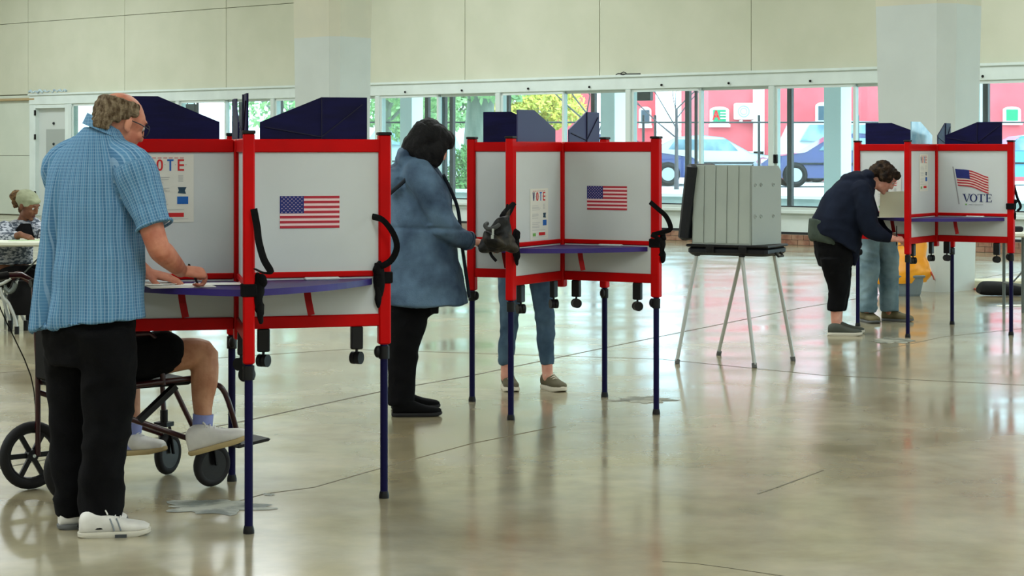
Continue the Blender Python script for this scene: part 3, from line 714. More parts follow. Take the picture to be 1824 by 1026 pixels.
# --- booth 3
o3 = [PF(1617, 601), PF(1801, 597), PF(1696, 578), PF(1528, 581)]
c3_ = (3.495, 16.22)
m_shield_sheen = mat('shield_painted_sheen', (92,148,178), .18, c2=(170,200,212), nscale=5)  # window sheen on a navy shield, painted in as pale teal
bo3, C3, A3 = booth(c3_, o3, 'farthest red framed voting booth, printed with a waving flag and the word VOTE', sh_m=[m_shield_sheen, None, None, None])
f = fc_of(C3, A3[3], cam_side(A3[3], C3)); x0, x1 = span(C3, A3[3], 1560, 1606); poster(f, bo3, x0, .99, x1-x0, .27)
nn = A3[0][1]*(1 if A3[0][1].x > 0 else -1); f = Face(C3+nn*.006, -A3[0][0], nn)
x0, x1 = s_at(C3, A3[0][0], 1636), s_at(C3, A3[0][0], 1651); poster(f, bo3, -x0, 1.16, abs(x1-x0), .3)
# waving flag on a staff with the word
f = fc_of(C3, A3[1], cam_side(A3[1], C3))
def fx(px): return span(C3, A3[1], px, px)[0]
def fz(py, px=1740): 
    y = C3.y+A3[1][0].y*abs(fx(px)); return CH-(py-HY)/F*y
pr = f.put('flag_print', [[(fx(1708), fz(364)), (fx(1710), fz(364)), (fx(1699), fz(297)), (fx(1697), fz(297))]], m_ink, bo3, .001)
def wave(u): return 4.0*math.sin(u*5.4-0.6)*(.5+u*.6)
def quadstrip(u0, u1, v0, v1, m, lift, nseg=14):
    ps = []
    for k in range(nseg):
        a_, b_ = u0+(u1-u0)*k/nseg, u0+(u1-u0)*(k+1)/nseg
        def pt(u, v): 
            X = 1702+5*v*(1-u*.3)+(59-3*v)*u; Yp = 300+30*v+u*12-wave(u)*.7
            return (fx(X), fz(Yp, X))
        ps.append([pt(a_, v1), pt(b_, v1), pt(b_, v0), pt(a_, v0)])
    f.put('stripe' if m is m_stripe else 'flag_cloth', ps, m, pr, lift)
quadstrip(0, 1, 0, 1, mat('flag_cream', (226,204,190), .7), .0012)
for k in range(7): quadstrip(0 if k > 3 else .42, 1, (2*k)/13, (2*k+1)/13, m_stripe, .0028)
quadstrip(0, .42, 0, 7/13, m_canton, .0032)
def serif(ch, x, y, w_, h):
    t1, t2, s = w_*.20, w_*.07, h*.05
    if ch == 'V': return [[(x+w_*.08, y+h), (x+w_*.30, y+h), (x+w_*.58, y), (x+w_*.48, y)], [(x+w_*.86, y+h), (x+w_*.93, y+h), (x+w_*.58, y), (x+w_*.52, y)], rect(x, y+h-s, x+w_*.4, y+h), rect(x+w_*.72, y+h-s, x+w_*1.02, y+h)]
    if ch == 'O':
        ps = []; n = 22
        for i in range(n):
            a, b_ = 2*pi*i/n, 2*pi*(i+1)/n; O = lambda q: (x+w_/2+w_/2*cos(q), y+h/2+h/2*1.03*sin(q)); I = lambda q: (x+w_/2+(w_/2-t1)*cos(q), y+h/2+(h/2-s)*sin(q))
            ps.append([O(a), O(b_), I(b_), I(a)])
        return ps
    if ch == 'T': return [rect(x, y+h-s, x+w_, y+h), rect(x+w_/2-t1/2, y, x+w_/2+t1/2, y+h-s), rect(x, y+h-.22*h, x+t2, y+h), rect(x+w_-t2, y+h-.22*h, x+w_, y+h), rect(x+w_*.25, y, x+w_*.75, y+s)]
    if ch == 'E': return [rect(x+w_*.12, y, x+w_*.12+t1, y+h), rect(x, y, x+w_*.9, y+s), rect(x, y+h-s, x+w_*.86, y+h), rect(x+w_*.2, y+h/2-s/2, x+w_*.65, y+h/2+s/2), rect(x+w_*.9-t2, y, x+w_*.9, y+h*.25), rect(x+w_*.86-t2, y+h*.77, x+w_*.86, y+h), rect(x+w_*.65-t2, y+h*.38, x+w_*.65, y+h*.62)]
xa, xb = fx(1715), fx(1768); W_ = xb-xa
for ch, u, ww in (('V', 0, .27), ('O', .25, .25), ('T', .51, .24), ('E', .78, .23)):
    f.put('letter', serif(ch, xa+W_*u, fz(359.5), W_*ww, fz(345.5)-fz(359.5)), m_inkn, pr, .0015)
f.put('small_print', [rect(fx(1726), fz(364.6), fx(1752), fz(364.0)), ], m_ink, pr, .0015); f.put('small_print', [rect(fx(1720), fz(365.6), fx(1723), fz(363))], m_inkg, pr, .0015)
strap_set(bo3, o3[1], A3[1][0], V((1, -.2, 0)), dang=[P(1806, 330, 15.86), P(1812, 352, 15.85), P(1818, 368, 15.85), P(1812, 376, 15.86)], zc=1.02, big=.6)
# loose papers and pens on the shelves
ZSH = .948
def sheet(name, pts, label, m=m_paper, z=ZSH, th=.002, grp=None):
    n = len(pts); c_ = sum((V(p) for p in pts), V())/n; bb = B(); bb.add([V((p[0], p[1], z)) for p in pts]+[V((p[0], p[1], z+th)) for p in pts], [tuple(range(n-1, -1, -1)), tuple(range(n, 2*n))]+[(i, (i+1) % n, n+(i+1) % n, n+i) for i in range(n)])
    return single(bb, name, m, (c_.x, c_.y, z), label, 'paper', grp)
def rsheet(cx, cy, w_, h, ang, label, z=ZSH, name='ballot_paper', m=m_paper):
    R = Matrix.Rotation(ang, 3, 'Z'); return sheet(name, [V((cx, cy, 0))+R @ V(q) for q in ((-w_/2, -h/2, 0), (w_/2, -h/2, 0), (w_/2, h/2, 0), (-w_/2, h/2, 0))], label, m, z)
q = PZ(350, 512, .95)
rsheet(-1.345, 7.935, .26, .22, .35, 'white ballot under the writing hand of the person in blue plaid')
rsheet(-1.20, 8.02, .20, .13, .1, 'second white sheet on the shelf beyond the writing hand', z=.9505)
rsheet(-1.46, 8.0, .16, .16, .6, 'white sheet under the left hand of the person in blue plaid', z=.953)
def pen(a, b_, label, m=m_black):
    bb = B(); a = V(a); b_ = V(b_); d = (b_-a); bb.tube([a, a+d*.08, a+d*.1, b_-d*.03, b_], [.001, .004, .0045, .0045, .002], 8)
    return single(bb, 'pen', m, a, label, 'pen', smooth=True)
# ================================================================ OTHER OBJECTS
# --- grey suitcase voting booth
m_gp = mat('grey_plastic', (174,184,176), .6, c2=(166,176,168), nscale=3, bump=.08, bscale=60)
m_gpd = mat('grey_plastic_darker', (158,166,160), .6)  # slightly darker grey for the side and rear screens and dimples
m_case = mat('black_case_plastic', (16,19,24), .5, spec=.3)
m_legal = mat('aluminium_tube', (176,180,174), .35, .3)
fl_, fn_, fr_, fb_ = PF(1206, 648), PF(1344, 655), PF(1413, 643), PF(1280, 633)
gc = (fl_+fn_+fr_+fb_)/4; gc.z = 0
gb = thing('folding_voting_booth', gc, 'grey plastic suitcase voting booth standing alone on four splayed legs', 'voting booth')
YT = gc.y; ang = radians(-27); R3 = Matrix.Rotation(ang, 3, 'Z'); ex_, ey_ = R3 @ V((1, 0, 0)), R3 @ V((0, 1, 0))
tc_ = V(((1313-912)/F*YT, YT, 0)); hw, hd = .295, .205
def G(x, y, z): return tc_+ex_*x+ey_*y+V((0, 0, z))
bb = B(); bb.box(G(0, 0, .79), (2*hw, 2*hd, .065), M=R3, bev=.02); tr = bb.build('tray', m_case, gb, True)
bb = B(); bb.box(G(0, 0, .825), (2*hw+.02, 2*hd+.02, .018), M=R3, bev=.006); bb.build('tray_rim', m_black, tr)
for x in (-.12, .12): bb = B(); bb.box(G(x, -hd-.012, .80), (.06, .02, .05), M=R3, bev=.005); bb.build('clasp', m_black, tr)
bb = B(); bb.tube([G(hw+.01, -.07, .78), G(hw+.035, -.07, .755), G(hw+.035, .03, .755), G(hw+.01, .03, .78)], .008, 8); bb.build('handle', m_black, tr, True)
# lid, leaning outwards on the left
ltop = V((0, 0, 0)); lx = -ex_*.10
bb = B(); d0 = G(-hw-.03, 0, .87); d1 = G(-hw+.03, 0, 1.385); upv = (d1-d0).normalized(); rr = ey_; nn = rr.cross(upv).normalized(); Ml = Matrix((nn, rr, upv)).transposed()
bb.box((d0+d1)/2, (.075, 2*hd+.06, .54), M=Ml, bev=.02); ld = bb.build('lid', m_case, gb, True)
bb = B(); bb.box((d0+d1)/2+nn*.045-upv*.1, (.02, .10, .30), M=Ml, bev=.005); bb.build('lid_hook', m_black, ld)
# privacy screens: ribbed front, dimpled side, rear wing
def screen(p0, p1, z0, z1, th, m, nm, lean=V((0, 0, 0)), cham=0, ribs=0, dim=None, nrm=None):
    a = (p1-p0); L = a.length; a.normalize(); n = V((a.y, -a.x, 0)); up = V((0, 0, z1-z0))+lean
    poly = [(0, 0), (L, 0), (L, 1-cham), (L-cham*.5, 1), (0, 1)] if cham else [(0, 0), (L, 0), (L, 1), (0, 1)]
    bb = B(); bb.prism(poly, a, up, p0+V((0, 0, z0)), n*th); o = bb.build(nm, m, gb)
    if ribs:
        for k in range(ribs):
            x = L*(k+.5)/ribs; bb = B(); q0 = p0+a*x+V((0, 0, z0+.01))+n*(th+.004); bb.beam(q0, q0+up*.97, L/ribs*.9, .005, up=n); bb.build('rib', m, o)
    if dim:
        for (x, z) in dim:
            bb = B(); c_ = p0+a*(L*x)+V((0, 0, z0))+up*z+n*(th+.002); bb.ring(c_, n, .011, .004, 14, 6); bb.build('dimple', m_gpd, o, True)
    return o
pl_, pn_, pr_, pb_ = G(-hw+.035, -hd+.03, 0), G(.17, -hd+.02, 0), G(hw-.03, hd-.06, 0), G(-hw+.03, hd-.03, 0)
screen(pl_, pn_, .835, 1.39, .014, m_gp, 'front_screen', ribs=5, lean=ey_*.02)
screen(pn_, pr_, .835, 1.385, .012, m_gpd, 'side_screen', cham=.07, dim=[(.10, .76), (.3, .76), (.72, .76), (.10, .36), (.3, .36), (.72, .36)])
screen(pb_, pl_, .835, 1.38, .01, m_gpd, 'inner_screen')
for (ft, x, y) in ((fl_, -hw+.05, -hd+.06), (fn_, .10, -hd+.03), (fr_, hw-.06, hd-.10), (fb_, -.02, hd-.05)):
    top = G(x, y, .77)
    bb = B(); bb.cyl(ft+V((0, 0, .02)), top, .0135, 12); lg = bb.build('leg', m_legal, gb, True)
    bb = B(); bb.cyl(ft, ft+(top-ft)*.04, .018, 12); bb.build('foot', mat('grey_rubber', (90,92,90), .8), lg, True)
    bb = B(); bb.cyl(top-V((0, 0, .02)), top+V((0, 0, .0)), .022, 10); bb.build('leg_socket', m_black, lg)
# --- backpack on booth 2
m_bag = mat('black_nylon', (4,4,4), .55, spec=.3, c2=(62,56,44), nscale=11, bump=.8, bscale=22, detail=3, lo=.5, hi=.68)  # paler olive blotches are highlights painted into the black nylon
Yb = 10.72
bp_ = thing('backpack', P(885, 445, Yb), 'black backpack hanging by its strap from the middle booth post', 'backpack')
bb = B(); bb.loft([(P(888, 449, Yb), V((.03, 0, 0)), V((0, .03, 0))), (P(888, 445, Yb), V((.088, 0, 0)), V((0, .07, 0))), (P(887, 434, Yb), V((.098, 0, 0)), V((0, .085, 0))), (P(887, 418, Yb), V((.082, 0, .0)), V((0, .08, 0))), (P(889, 402, Yb), V((.062, 0, .01)), V((0, .06, 0))), (P(897, 388, Yb), V((.036, 0, .012)), V((0, .04, 0))), (P(905, 376, Yb+.03), V((.012, 0, .01)), V((0, .02, 0)))], n=40, k=8)
for i, v in enumerate(bb.v):
    k = noise.noise(v*11)*.022+noise.noise(v*26)*.012+noise.noise(v*50)*.004; d = (v-P(888, 425, Yb)).normalized(); bb.v[i] = v+d*k
bb.build('bag_body', m_bag, bp_, True)
bb = B(); bb.loft([(P(866, 412, Yb-.07), V((.012, 0, 0)), V((0, .02, 0))), (P(876, 424, Yb-.09), V((.05, 0, 0)), V((0, .03, 0))), (P(884, 436, Yb-.08), V((.06, 0, 0)), V((0, .03, 0))), (P(886, 443, Yb-.06), V((.04, 0, 0)), V((0, .02, 0)))], n=18); bb.build('front_pocket', m_bag, bp_, True)
bb = B(); bb.tube([P(868, 398, Yb-.05), P(864, 402, Yb-.08), P(870, 408, Yb-.09), P(882, 405, Yb-.09), P(889, 400, Yb-.07)], .012, 8, k=4); bb.build('flap_edge', mat('grey_webbing', (56,58,56), .7), bp_, True)
bb = B(); bb.box(P(878, 413, Yb-.11), (.012, .01, .035)); bb.box(P(877, 422, Yb-.115), (.015, .01, .02)); bb.build('buckle', m_steel, bp_)
bb = B(); bb.tube([P(893, 388, Yb), P(898, 380, Yb), P(905, 372, Yb+.06), P(916, 362, Yb+.1)], .016, 8, k=3, flat=.3)
bb.tube([P(905, 395, Yb), P(903, 385, Yb), P(901, 376, Yb+.02), P(904, 364, Yb+.05)], .006, 6, k=3)
bb.build('shoulder_strap', m_strap, bp_, True)
bb = B(); bb.tube([P(872, 447, Yb-.02), P(876, 456, Yb-.04), P(884, 465, Yb-.05)], .008, 8, k=3); bb.build('loose_strap', m_strap, bp_, True)
# --- transport wheelchair (seen behind the man)
m_burg = mat('burgundy_frame', (50,8,12), .3, coat=.3)
m_tyre = mat('tyre_rubber', (22,22,24), .7)
m_seatf = mat('black_vinyl', (5,5,6), .7, spec=.2)
def wheelchair(loc, ang, label, grp=None, cast_r=.098):
    root = thing('wheelchair', loc, label, 'wheelchair'); R = Matrix.Rotation(ang, 3, 'Z'); L0 = V(loc)
    g = lambda x, y, z: L0+R @ V((x, y, z))      # x forward, y left
    fx_ = R @ V((1, 0, 0)); ly = R @ V((0, 1, 0)); r = .0125
    for s in (1, -1):
        y = .205*s; rw = .15
        c_ = g(-.30, y+.022*s, rw)
        bb = B(); bb.ring(c_, ly, rw-.022, .022, 32, 10); wh = bb.build('rear_wheel', m_tyre, root, True)
        bb = B(); bb.ring(c_, ly, .105, .008, 28, 6); bb.cyl(c_-ly*.02, c_+ly*.02, .026, 14)
        for k in range(6): a_ = k*pi/3; bb.beam(c_, c_+fx_*cos(a_)*.105+V((0, 0, 1))*sin(a_)*.105, .022, .012, up=ly)
        bb.build('wheel_rim', mat('dark_rim', (22,23,25), .4, spec=.25), wh)
        bb = B(); bb.cyl(c_, g(-.30, y-.01*s, rw), .008, 8); bb.build('axle', m_steel, wh)
        for nm, pts in (('rear_upright', [g(-.28, y, .15), g(-.28, y, .55), g(-.30, y, .92), g(-.36, y, .95), g(-.42, y, .95)]),
                        ('seat_rail', [g(-.28, y, .47), g(.28, y, .49), g(.33, y, .46), g(.34, y, .26)]),
                        ('lower_rail', [g(-.28, y, .43), g(.33, y, .19)]),
                        ('arm_frame', [g(-.28, y, .70), g(.05, y, .70), g(.10, y, .66), g(.12, y, .47)])):
            bb = B(); bb.tube(pts, r, 10); bb.build(nm, m_burg, root, True)
        bb = B(); bb.box(g(-.10, y, .725), (.26, .045, .03), M=R, bev=.01); bb.build('armrest', m_seatf, root, True)
        # caster
        cc = g(.36, y, cast_r); sw = Matrix.Rotation(ang+(.5 if s > 0 else .15), 3, 'Z'); ax = sw @ V((0, 1, 0))
        bb = B(); bb.ring(cc, ax, cast_r-.02, .02, 28, 10); cw = bb.build('front_caster', m_tyre, root, True)
        bb = B(); bb.cyl(cc-ax*.016, cc+ax*.016, cast_r-.03, 20); bb.build('caster_hub', mat('dark_hub', (16,17,19), .3), cw)
        bb = B()
        for q in (-1, 1): bb.beam(cc+ax*.03*q, g(.34, y, .225)+ax*.03*q, .02, .006)
        bb.box(g(.34, y, .235), (.06, .07, .02), M=sw); bb.cyl(g(.34, y, .235), g(.34, y, .3), .018, 10); bb.build('caster_fork', m_black, cw)
        # leg rest
        bb = B(); bb.tube([g(.33, y, .46), g(.38, y+.03*s, .45), g(.42, y+.04*s, .38), g(.50, y+.0*s, .19)], r, 10, k=3); bb.build('leg_rest', m_burg, root, True)
        bb = B(); bb.box(g(.57, y-.07*s, .175), (.17, .17, .014), M=R @ Matrix.Rotation(-.12, 3, 'Y'), bev=.005); bb.cyl(g(.50, y+.0*s, .17), g(.50, y-.15*s, .17), .012, 8); bb.build('footplate', m_black, root)
        bb = B(); bb.tube([g(-.42, y, .95), g(-.50, y, .94)], .018, 10); bb.build('push_handle', m_black, root, True)
        bb = B(); bb.tube([g(-.48, y, .92), g(-.44, y+.03*s, .8), g(-.30, y+.03*s, .5), g(-.27, y+.04*s, .27)], .003, 6, k=4); bb.build('brake_cable', m_black, root, True)
    bb = B(); bb.box(g(0, 0, .475), (.54, .40, .03), M=R, bev=.01); bb.build('seat', m_seatf, root, True)
    bb = B(); bb.box(g(-.285, 0, .70), (.025, .40, .42), M=R, bev=.01); bb.build('backrest', m_seatf, root, True)
    bb = B(); bb.beam(g(-.10, -.2, .33), g(-.10, .2, .47), .03, .018); bb.beam(g(-.06, .2, .33), g(-.06, -.2, .47), .03, .018); bb.build('cross_brace', m_burg, root)
    bb = B(); bb.beam(g(.0, -.2, .32), g(.18, -.2, .46), .035, .025); bb.build('brake_lever', m_black, root)
    return root
WA = radians(38); WC = (-1.745, 8.68, 0)
wc1 = wheelchair(WC, WA, 'burgundy framed wheelchair behind the person in blue plaid, with a seated person in it')
# --- staff table with second folded walker
m_tab = mat('white_table_plastic', (224,226,208), .5); m_tleg = mat('grey_table_leg', (96,104,100), .4, .3)
def table(cx, cy, ang, L, W_, label, z=.74):
    root = thing('folding_table', (cx, cy, 0), label, 'table'); R = Matrix.Rotation(ang, 3, 'Z'); g = lambda x, y, z_: V((cx, cy, 0))+R @ V((x, y, z_))
    bb = B(); bb.box(g(0, 0, z-.022), (L, W_, .044), M=R, bev=.012); bb.build('tabletop', m_tab, root, True)
    for s in (-1, 1):
        for q in (-1, 1):
            bb = B(); bb.tube([g(s*(L/2-.22), q*(W_/2-.08), z-.045), g(s*(L/2-.22), q*(W_/2-.08), 0)], .015, 10); bb.build('leg', m_tleg, root, True)
        bb = B(); bb.cyl(g(s*(L/2-.22), -(W_/2-.08), .25), g(s*(L/2-.22), (W_/2-.08), .25), .012, 8); bb.beam(g(s*(L/2-.22), 0, .27), g(s*(L/2-.62), 0, z-.05), .02, .01); bb.build('leg_brace', m_tleg, root)
    return root, g
tb1, gt = table(-3.62, 16.62, .02, 1.8, .76, 'white folding table at the left edge where a person sits writing')
tb2, gt2 = table(5.03, 18.3, .15, 1.2, .6, 'white folding table at the right edge behind the farthest booth')
bb = B(); bb.box(gt2(-.42, -.1, .765), (.16, .12, .05), bev=.012); single(bb, 'stapler_box', m_case, gt2(-.42, -.1, .74), 'small dark box on the folding table at the right edge', 'box')
def rs2(x, y, w_, h, ang, label, m=m_paper, z=.7405):
    q = gt(x, y, 0); return rsheet(q.x, q.y, w_, h, ang, label, z=z, m=m)
rs2(-.42, -.22, .3, .21, .1, 'pale green sheet at the left end of the staff table', mat('green_paper', (190,214,170), .8))
rs2(.02, -.25, .3, .21, -.1, 'white sheet in front of the person writing at the staff table')
rs2(.38, -.2, .22, .28, .3, 'cream sheet beside the writing hand of the person at the staff table', mat('cream_paper', (222,208,170), .8))
# walker with silver legs parked in front of the staff table
wk = thing('rollator', (-4.02, 16.0, 0), 'folded silver legged rollator with burgundy pad parked before the staff table', 'walker')
Yw = 15.95
for pts in ([P(-14, 510, Yw), P(5, 505, Yw), P(22, 494, Yw)], [P(0, 512, Yw), P(6, 530, Yw), P(15, 540, Yw), P(26, 565, Yw), P(30, 586, Yw)], [P(2, 520, Yw+.25), P(10, 548, Yw+.25), P(18, 575, Yw+.25)], [P(30, 500, Yw+.1), P(34, 508, Yw+.1), P(55, 525, Yw+.1)], [P(38, 560, Yw+.3), P(46, 576, Yw+.3)]):
    bb = B(); bb.tube(pts, .014, 10, k=3); bb.build('frame_tube', m_legal, wk, True)
for px, py, yy in ((30, 588, Yw), (46, 577, Yw+.3), (18, 577, Yw+.25)):
    q = P(px, py, yy); bb = B(); bb.cyl((q.x, q.y, 0), (q.x, q.y, max(.05, q.z+.03)), .02, 10); bb.build('rubber_foot', m_black, wk, True)
bb = B(); bb.tube([P(20, 494, Yw), P(32, 489, Yw), P(46, 495, Yw), P(60, 506, Yw), P(70, 520, Yw)], .028, 10, k=4); bb.build('pad', m_burg, wk, True)
bb = B(); bb.loft([(P(44, 500, Yw+.15), V((.10, 0, 0)), V((0, .06, 0))), (P(44, 530, Yw+.15), V((.14, 0, 0)), V((0, .09, 0))), (P(46, 560, Yw+.15), V((.12, 0, 0)), V((0, .08, 0)))], n=18, k=3, ex=3); bb.build('bag', m_seatf, wk, True)
bb = B(); bb.tube([P(8, 512, Yw), P(16, 520, Yw), P(24, 515, Yw), P(28, 505, Yw)], .02, 8, k=3); bb.build('bracket', m_tleg, wk, True)
# --- yellow bag on grey bin, cord, bag on floor and white board
m_yb = mat('yellow_plastic', (238,164,30), .35, c2=(226,146,22), nscale=4)
binp = V(((1603-912)/F*20.2, 20.2, 0))
bn = thing('storage_tub', binp, 'grey plastic tub on the floor under the yellow bag behind the farthest booth', 'tub')
R = Matrix.Rotation(.1, 3, 'Z')
bb = B(); bb.loft([(binp+V((0, 0, z)), V((w_, .0, 0)), V((0, w_*.7, 0))) for z, w_ in ((0, .19), (.02, .20), (.1, .215), (.2, .235))], n=28, k=1, ex=5); bb.build('tub_body', mat('grey_tub', (112,126,130), .5), bn)
bb = B(); bb.loft([(binp+V((0, 0, z)), V((w_, .0, 0)), V((0, w_*.7, 0))) for z, w_ in ((.185, .24), (.205, .25), (.215, .24))], n=28, k=1, ex=5); bb.build('rim', mat('grey_tub', (112,126,130), .5), bn)
bb = B(); bb.loft([(binp+V((x, y, z)), V((w_, 0, tl)), V((0, w_*.6, 0))) for x, y, z, w_, tl in ((.0, 0, .13, .27, .01), (.02, 0, .20, .29, .04), (.03, 0, .27, .26, .04), (.05, .02, .38, .22, .04), (.10, .04, .50, .17, .03), (.12, .05, .58, .14, .0), (.12, .05, .61, .04, .0))], n=40, k=5, ex=2.6)
for i, v in enumerate(bb.v):
    d = V((v.x-binp.x, v.y-binp.y, 0)); d = d.normalized() if d.length > .01 else V((0, 0, 1)); bb.v[i] = v+d*(noise.noise(V((v.x*9, v.y*9, v.z*3)))*.04+noise.noise(v*22)*.012)
single(bb, 'yellow_bag', m_yb, binp+V((0, 0, .3)), 'bright yellow plastic bag standing in the grey tub beside the right column', 'bag', smooth=True)
bb = B(); bb.tube([P(1654, 478, 20.2), P(1662, 492, 20.2)]+[PF(1668, 508)+V((0, 0, .01)), PF(1690, 513)+V((0, 0, .01)), PF(1722, 513)+V((0, 0, .01)), PF(1760, 520)+V((0, 0, .01)), PF(1830, 512)+V((0, 0, .01))], .009, 6, k=5)
single(bb, 'extension_cord', mat('red_cord', (206,84,66), .5), PF(1690, 513), 'thin red extension cord running along the floor past the right column', 'cord')
q = PF(1790, 528); bb = B(); bb.loft([(q+V((-.26, .05, .06)), V((0, .10, 0)), V((0, 0, .03))), (q+V((-.2, .05, .08)), V((0, .14, 0)), V((0, 0, .07))), (q+V((0, .05, .075)), V((0, .15, 0)), V((0, 0, .07))), (q+V((.2, .05, .06)), V((0, .13, 0)), V((0, 0, .055))), (q+V((.3, .05, .04)), V((0, .08, 0)), V((0, 0, .03)))], n=20, k=4, ex=2.6)
single(bb, 'equipment_bag', mat('black_canvas', (12,14,16), .8, bump=.5, bscale=14), q, 'low black canvas bag lying on the floor beside the farthest booth leg', 'bag', smooth=True)
q = PF(1760, 518); bb = B(); bb.box(q+V((.22, .3, .05)), (.62, .42, .10), rz=.25, bev=.01); bb.box(q+V((.95, .62, .03)), (1.0, .2, .05), rz=.1, bev=.01)
single(bb, 'flat_carton', mat('beige_carton', (206,204,176), .7), q, 'flat beige carton lying on the floor behind the black canvas bag', 'box')
q = PF(1806, 545); bb = B(); bb.box(q+V((0, 0, .004)), (.3, .12, .006), rz=.2); single(bb, 'dropped_sheet', m_paper, q, 'white sheet lying on the floor behind the right leg of the farthest booth', 'paper')
# ================================================================ PEOPLE
def remesh(bb, name, m, parent, voxel, smooth_it=3, disp=None, kind=None, org=None):
    """fuse the closed shapes of a builder into one continuous surface"""
    me = bpy.data.meshes.new('tmp'); me.from_pydata([tuple(a) for a in bb.v], [], bb.f)
    import bmesh
    bm = bmesh.new(); bm.from_mesh(me); bmesh.ops.recalc_face_normals(bm, faces=bm.faces); bm.to_mesh(me); bm.free()
    o = bpy.data.objects.new('tmp', me); COL.objects.link(o)
    r = o.modifiers.new('r', 'REMESH'); r.mode = 'VOXEL'; r.voxel_size = voxel
    if smooth_it: s = o.modifiers.new('s', 'SMOOTH'); s.factor = .5; s.iterations = smooth_it
    dg = bpy.context.evaluated_depsgraph_get(); dg.update(); ev = o.evaluated_get(dg)
    m2 = bpy.data.meshes.new_from_object(ev); bpy.data.objects.remove(o); bpy.data.meshes.remove(me)
    og = V(parent['org']) if parent is not None else V((0, 0, 0))
    if disp:
        nv = [v.normal.copy() for v in m2.vertices]
        for v, n in zip(m2.vertices, nv): v.co = v.co+n*disp(v.co, n)
    for v in m2.vertices: v.co -= og
    m2.name = name; m2.materials.clear(); m2.materials.append(m)
    m2.polygons.foreach_set('use_smooth', [True]*len(m2.polygons)); m2.update()
    ob = bpy.data.objects.new(name, m2); COL.objects.link(ob); ob.parent = parent; ob['org'] = list(og)
    if kind: ob['kind'] = kind
    return ob
def chain(bb, pts, n=14, k=4):
    """pts: (point, radius) rounded tapering limb"""
    P0 = [V(p) for p, r in pts]; R0 = [r for p, r in pts]
    d0 = (P0[0]-P0[1]).normalized(); d1 = (P0[-1]-P0[-2]).normalized()
    vv = spline([V((p.x, p.y, p.z, r)) for p, r in zip(P0, R0)], k)
    pts = [V((a[0], a[1], a[2])) for a in vv]; rs = [a[3] for a in vv]
    a, b_ = [], []
    for q, c_ in ((.97, .25), (.72, .7), (.4, .92)): a.append((pts[0]+d0*rs[0]*q, rs[0]*c_)); b_.append((pts[-1]+d1*rs[-1]*q, rs[-1]*c_))
    pts = [x[0] for x in a]+pts+[x[0] for x in reversed(b_)]; rs = [x[1] for x in a]+rs+[x[1] for x in reversed(b_)]
    bb.tube(pts, rs, n)
def basis(fwd, up):
    f_ = V(fwd).normalized(); u = V(up); u = (u-f_*u.dot(f_)).normalized(); r = f_.cross(u)
    return Matrix((r, f_, u)).transposed()
def head_shapes(bb, c, M, s=1.0, ears=True):
    E = lambda p, r, R=None: bb.ell(V(c)+M @ (V(p)*s), [q*s for q in r], M if R is None else M @ R, 18, 12)
    E((0, -.012, .032), (.077, .098, .085)); E((0, .035, .02), (.066, .06, .07)); E((0, .03, -.04), (.060, .062, .066)); E((0, .022, -.075), (.052, .055, .04))
    E((0, .068, -.098), (.024, .022, .018)); E((0, .084, .034), (.045, .014, .012))
    for x in (-.034, .034): E((x, .068, -.028), (.022, .02, .022))
    E((0, .098, -.030), (.015, .017, .012)); bb.tube([V(c)+M @ (V(q)*s) for q in ((0, .088, .028), (0, .100, .0), (0, .106, -.026))], [.008*s, .0095*s, .010*s], 10)
    E((0, .082, -.062), (.022, .010, .007)); E((0, .080, -.072), (.019, .010, .007))
    if ears:
        for x in (-1, 1):
            E((x*.078, -.010, -.004), (.010, .019, .032), Matrix.Rotation(x*.35, 3, 'Z')); E((x*.076, -.002, -.026), (.007, .010, .012))
def face_parts(root, c, M, s=1.0, lip=(150,84,76), parts=True):
    c = V(c)
    for x in (-.031, .031):
        bb = B(); bb.ell(c+M @ (V((x, .0775, .008))*s), (.0125*s,)*3); e = bb.build('eye', mat('eye_white', (190,186,180), .3), root, True)
        bb = B(); q = c+M @ (V((x, .0775, .008))*s); f_ = M @ V((0, 1, -.12)).normalized(); bb.ell(q+f_*.0085*s, (.006*s,)*3); bb.build('iris', mat('iris_dark', (40,28,20), .1), e, True)
        bb = B(); bb.tube([c+M @ (V(q_)*s) for q_ in ((x-.017, .083, .028), (x, .0935, .034), (x+.017, .083, .029))], [.002*s, .004*s, .002*s], 6, k=3); bb.build('eyebrow', mat('brow_brown', (60,44,32), .9), root, True)
    bb = B(); bb.tube([c+M @ (V(q_)*s) for q_ in ((-.021, .083, -.067), (-.008, .0925, -.064), (0, .0915, -.066), (.008, .0925, -.064), (.021, .083, -.067))], [.002*s, .0042*s, .004*s, .0042*s, .002*s], 6, k=3)
    bb.tube([c+M @ (V(q_)*s) for q_ in ((-.018, .083, -.071), (0, .091, -.073), (.018, .083, -.071))], [.002*s, .005*s, .002*s], 6, k=3); bb.build('lips', mat('lips_%d_%d_%d' % lip, lip, .5), root, True)
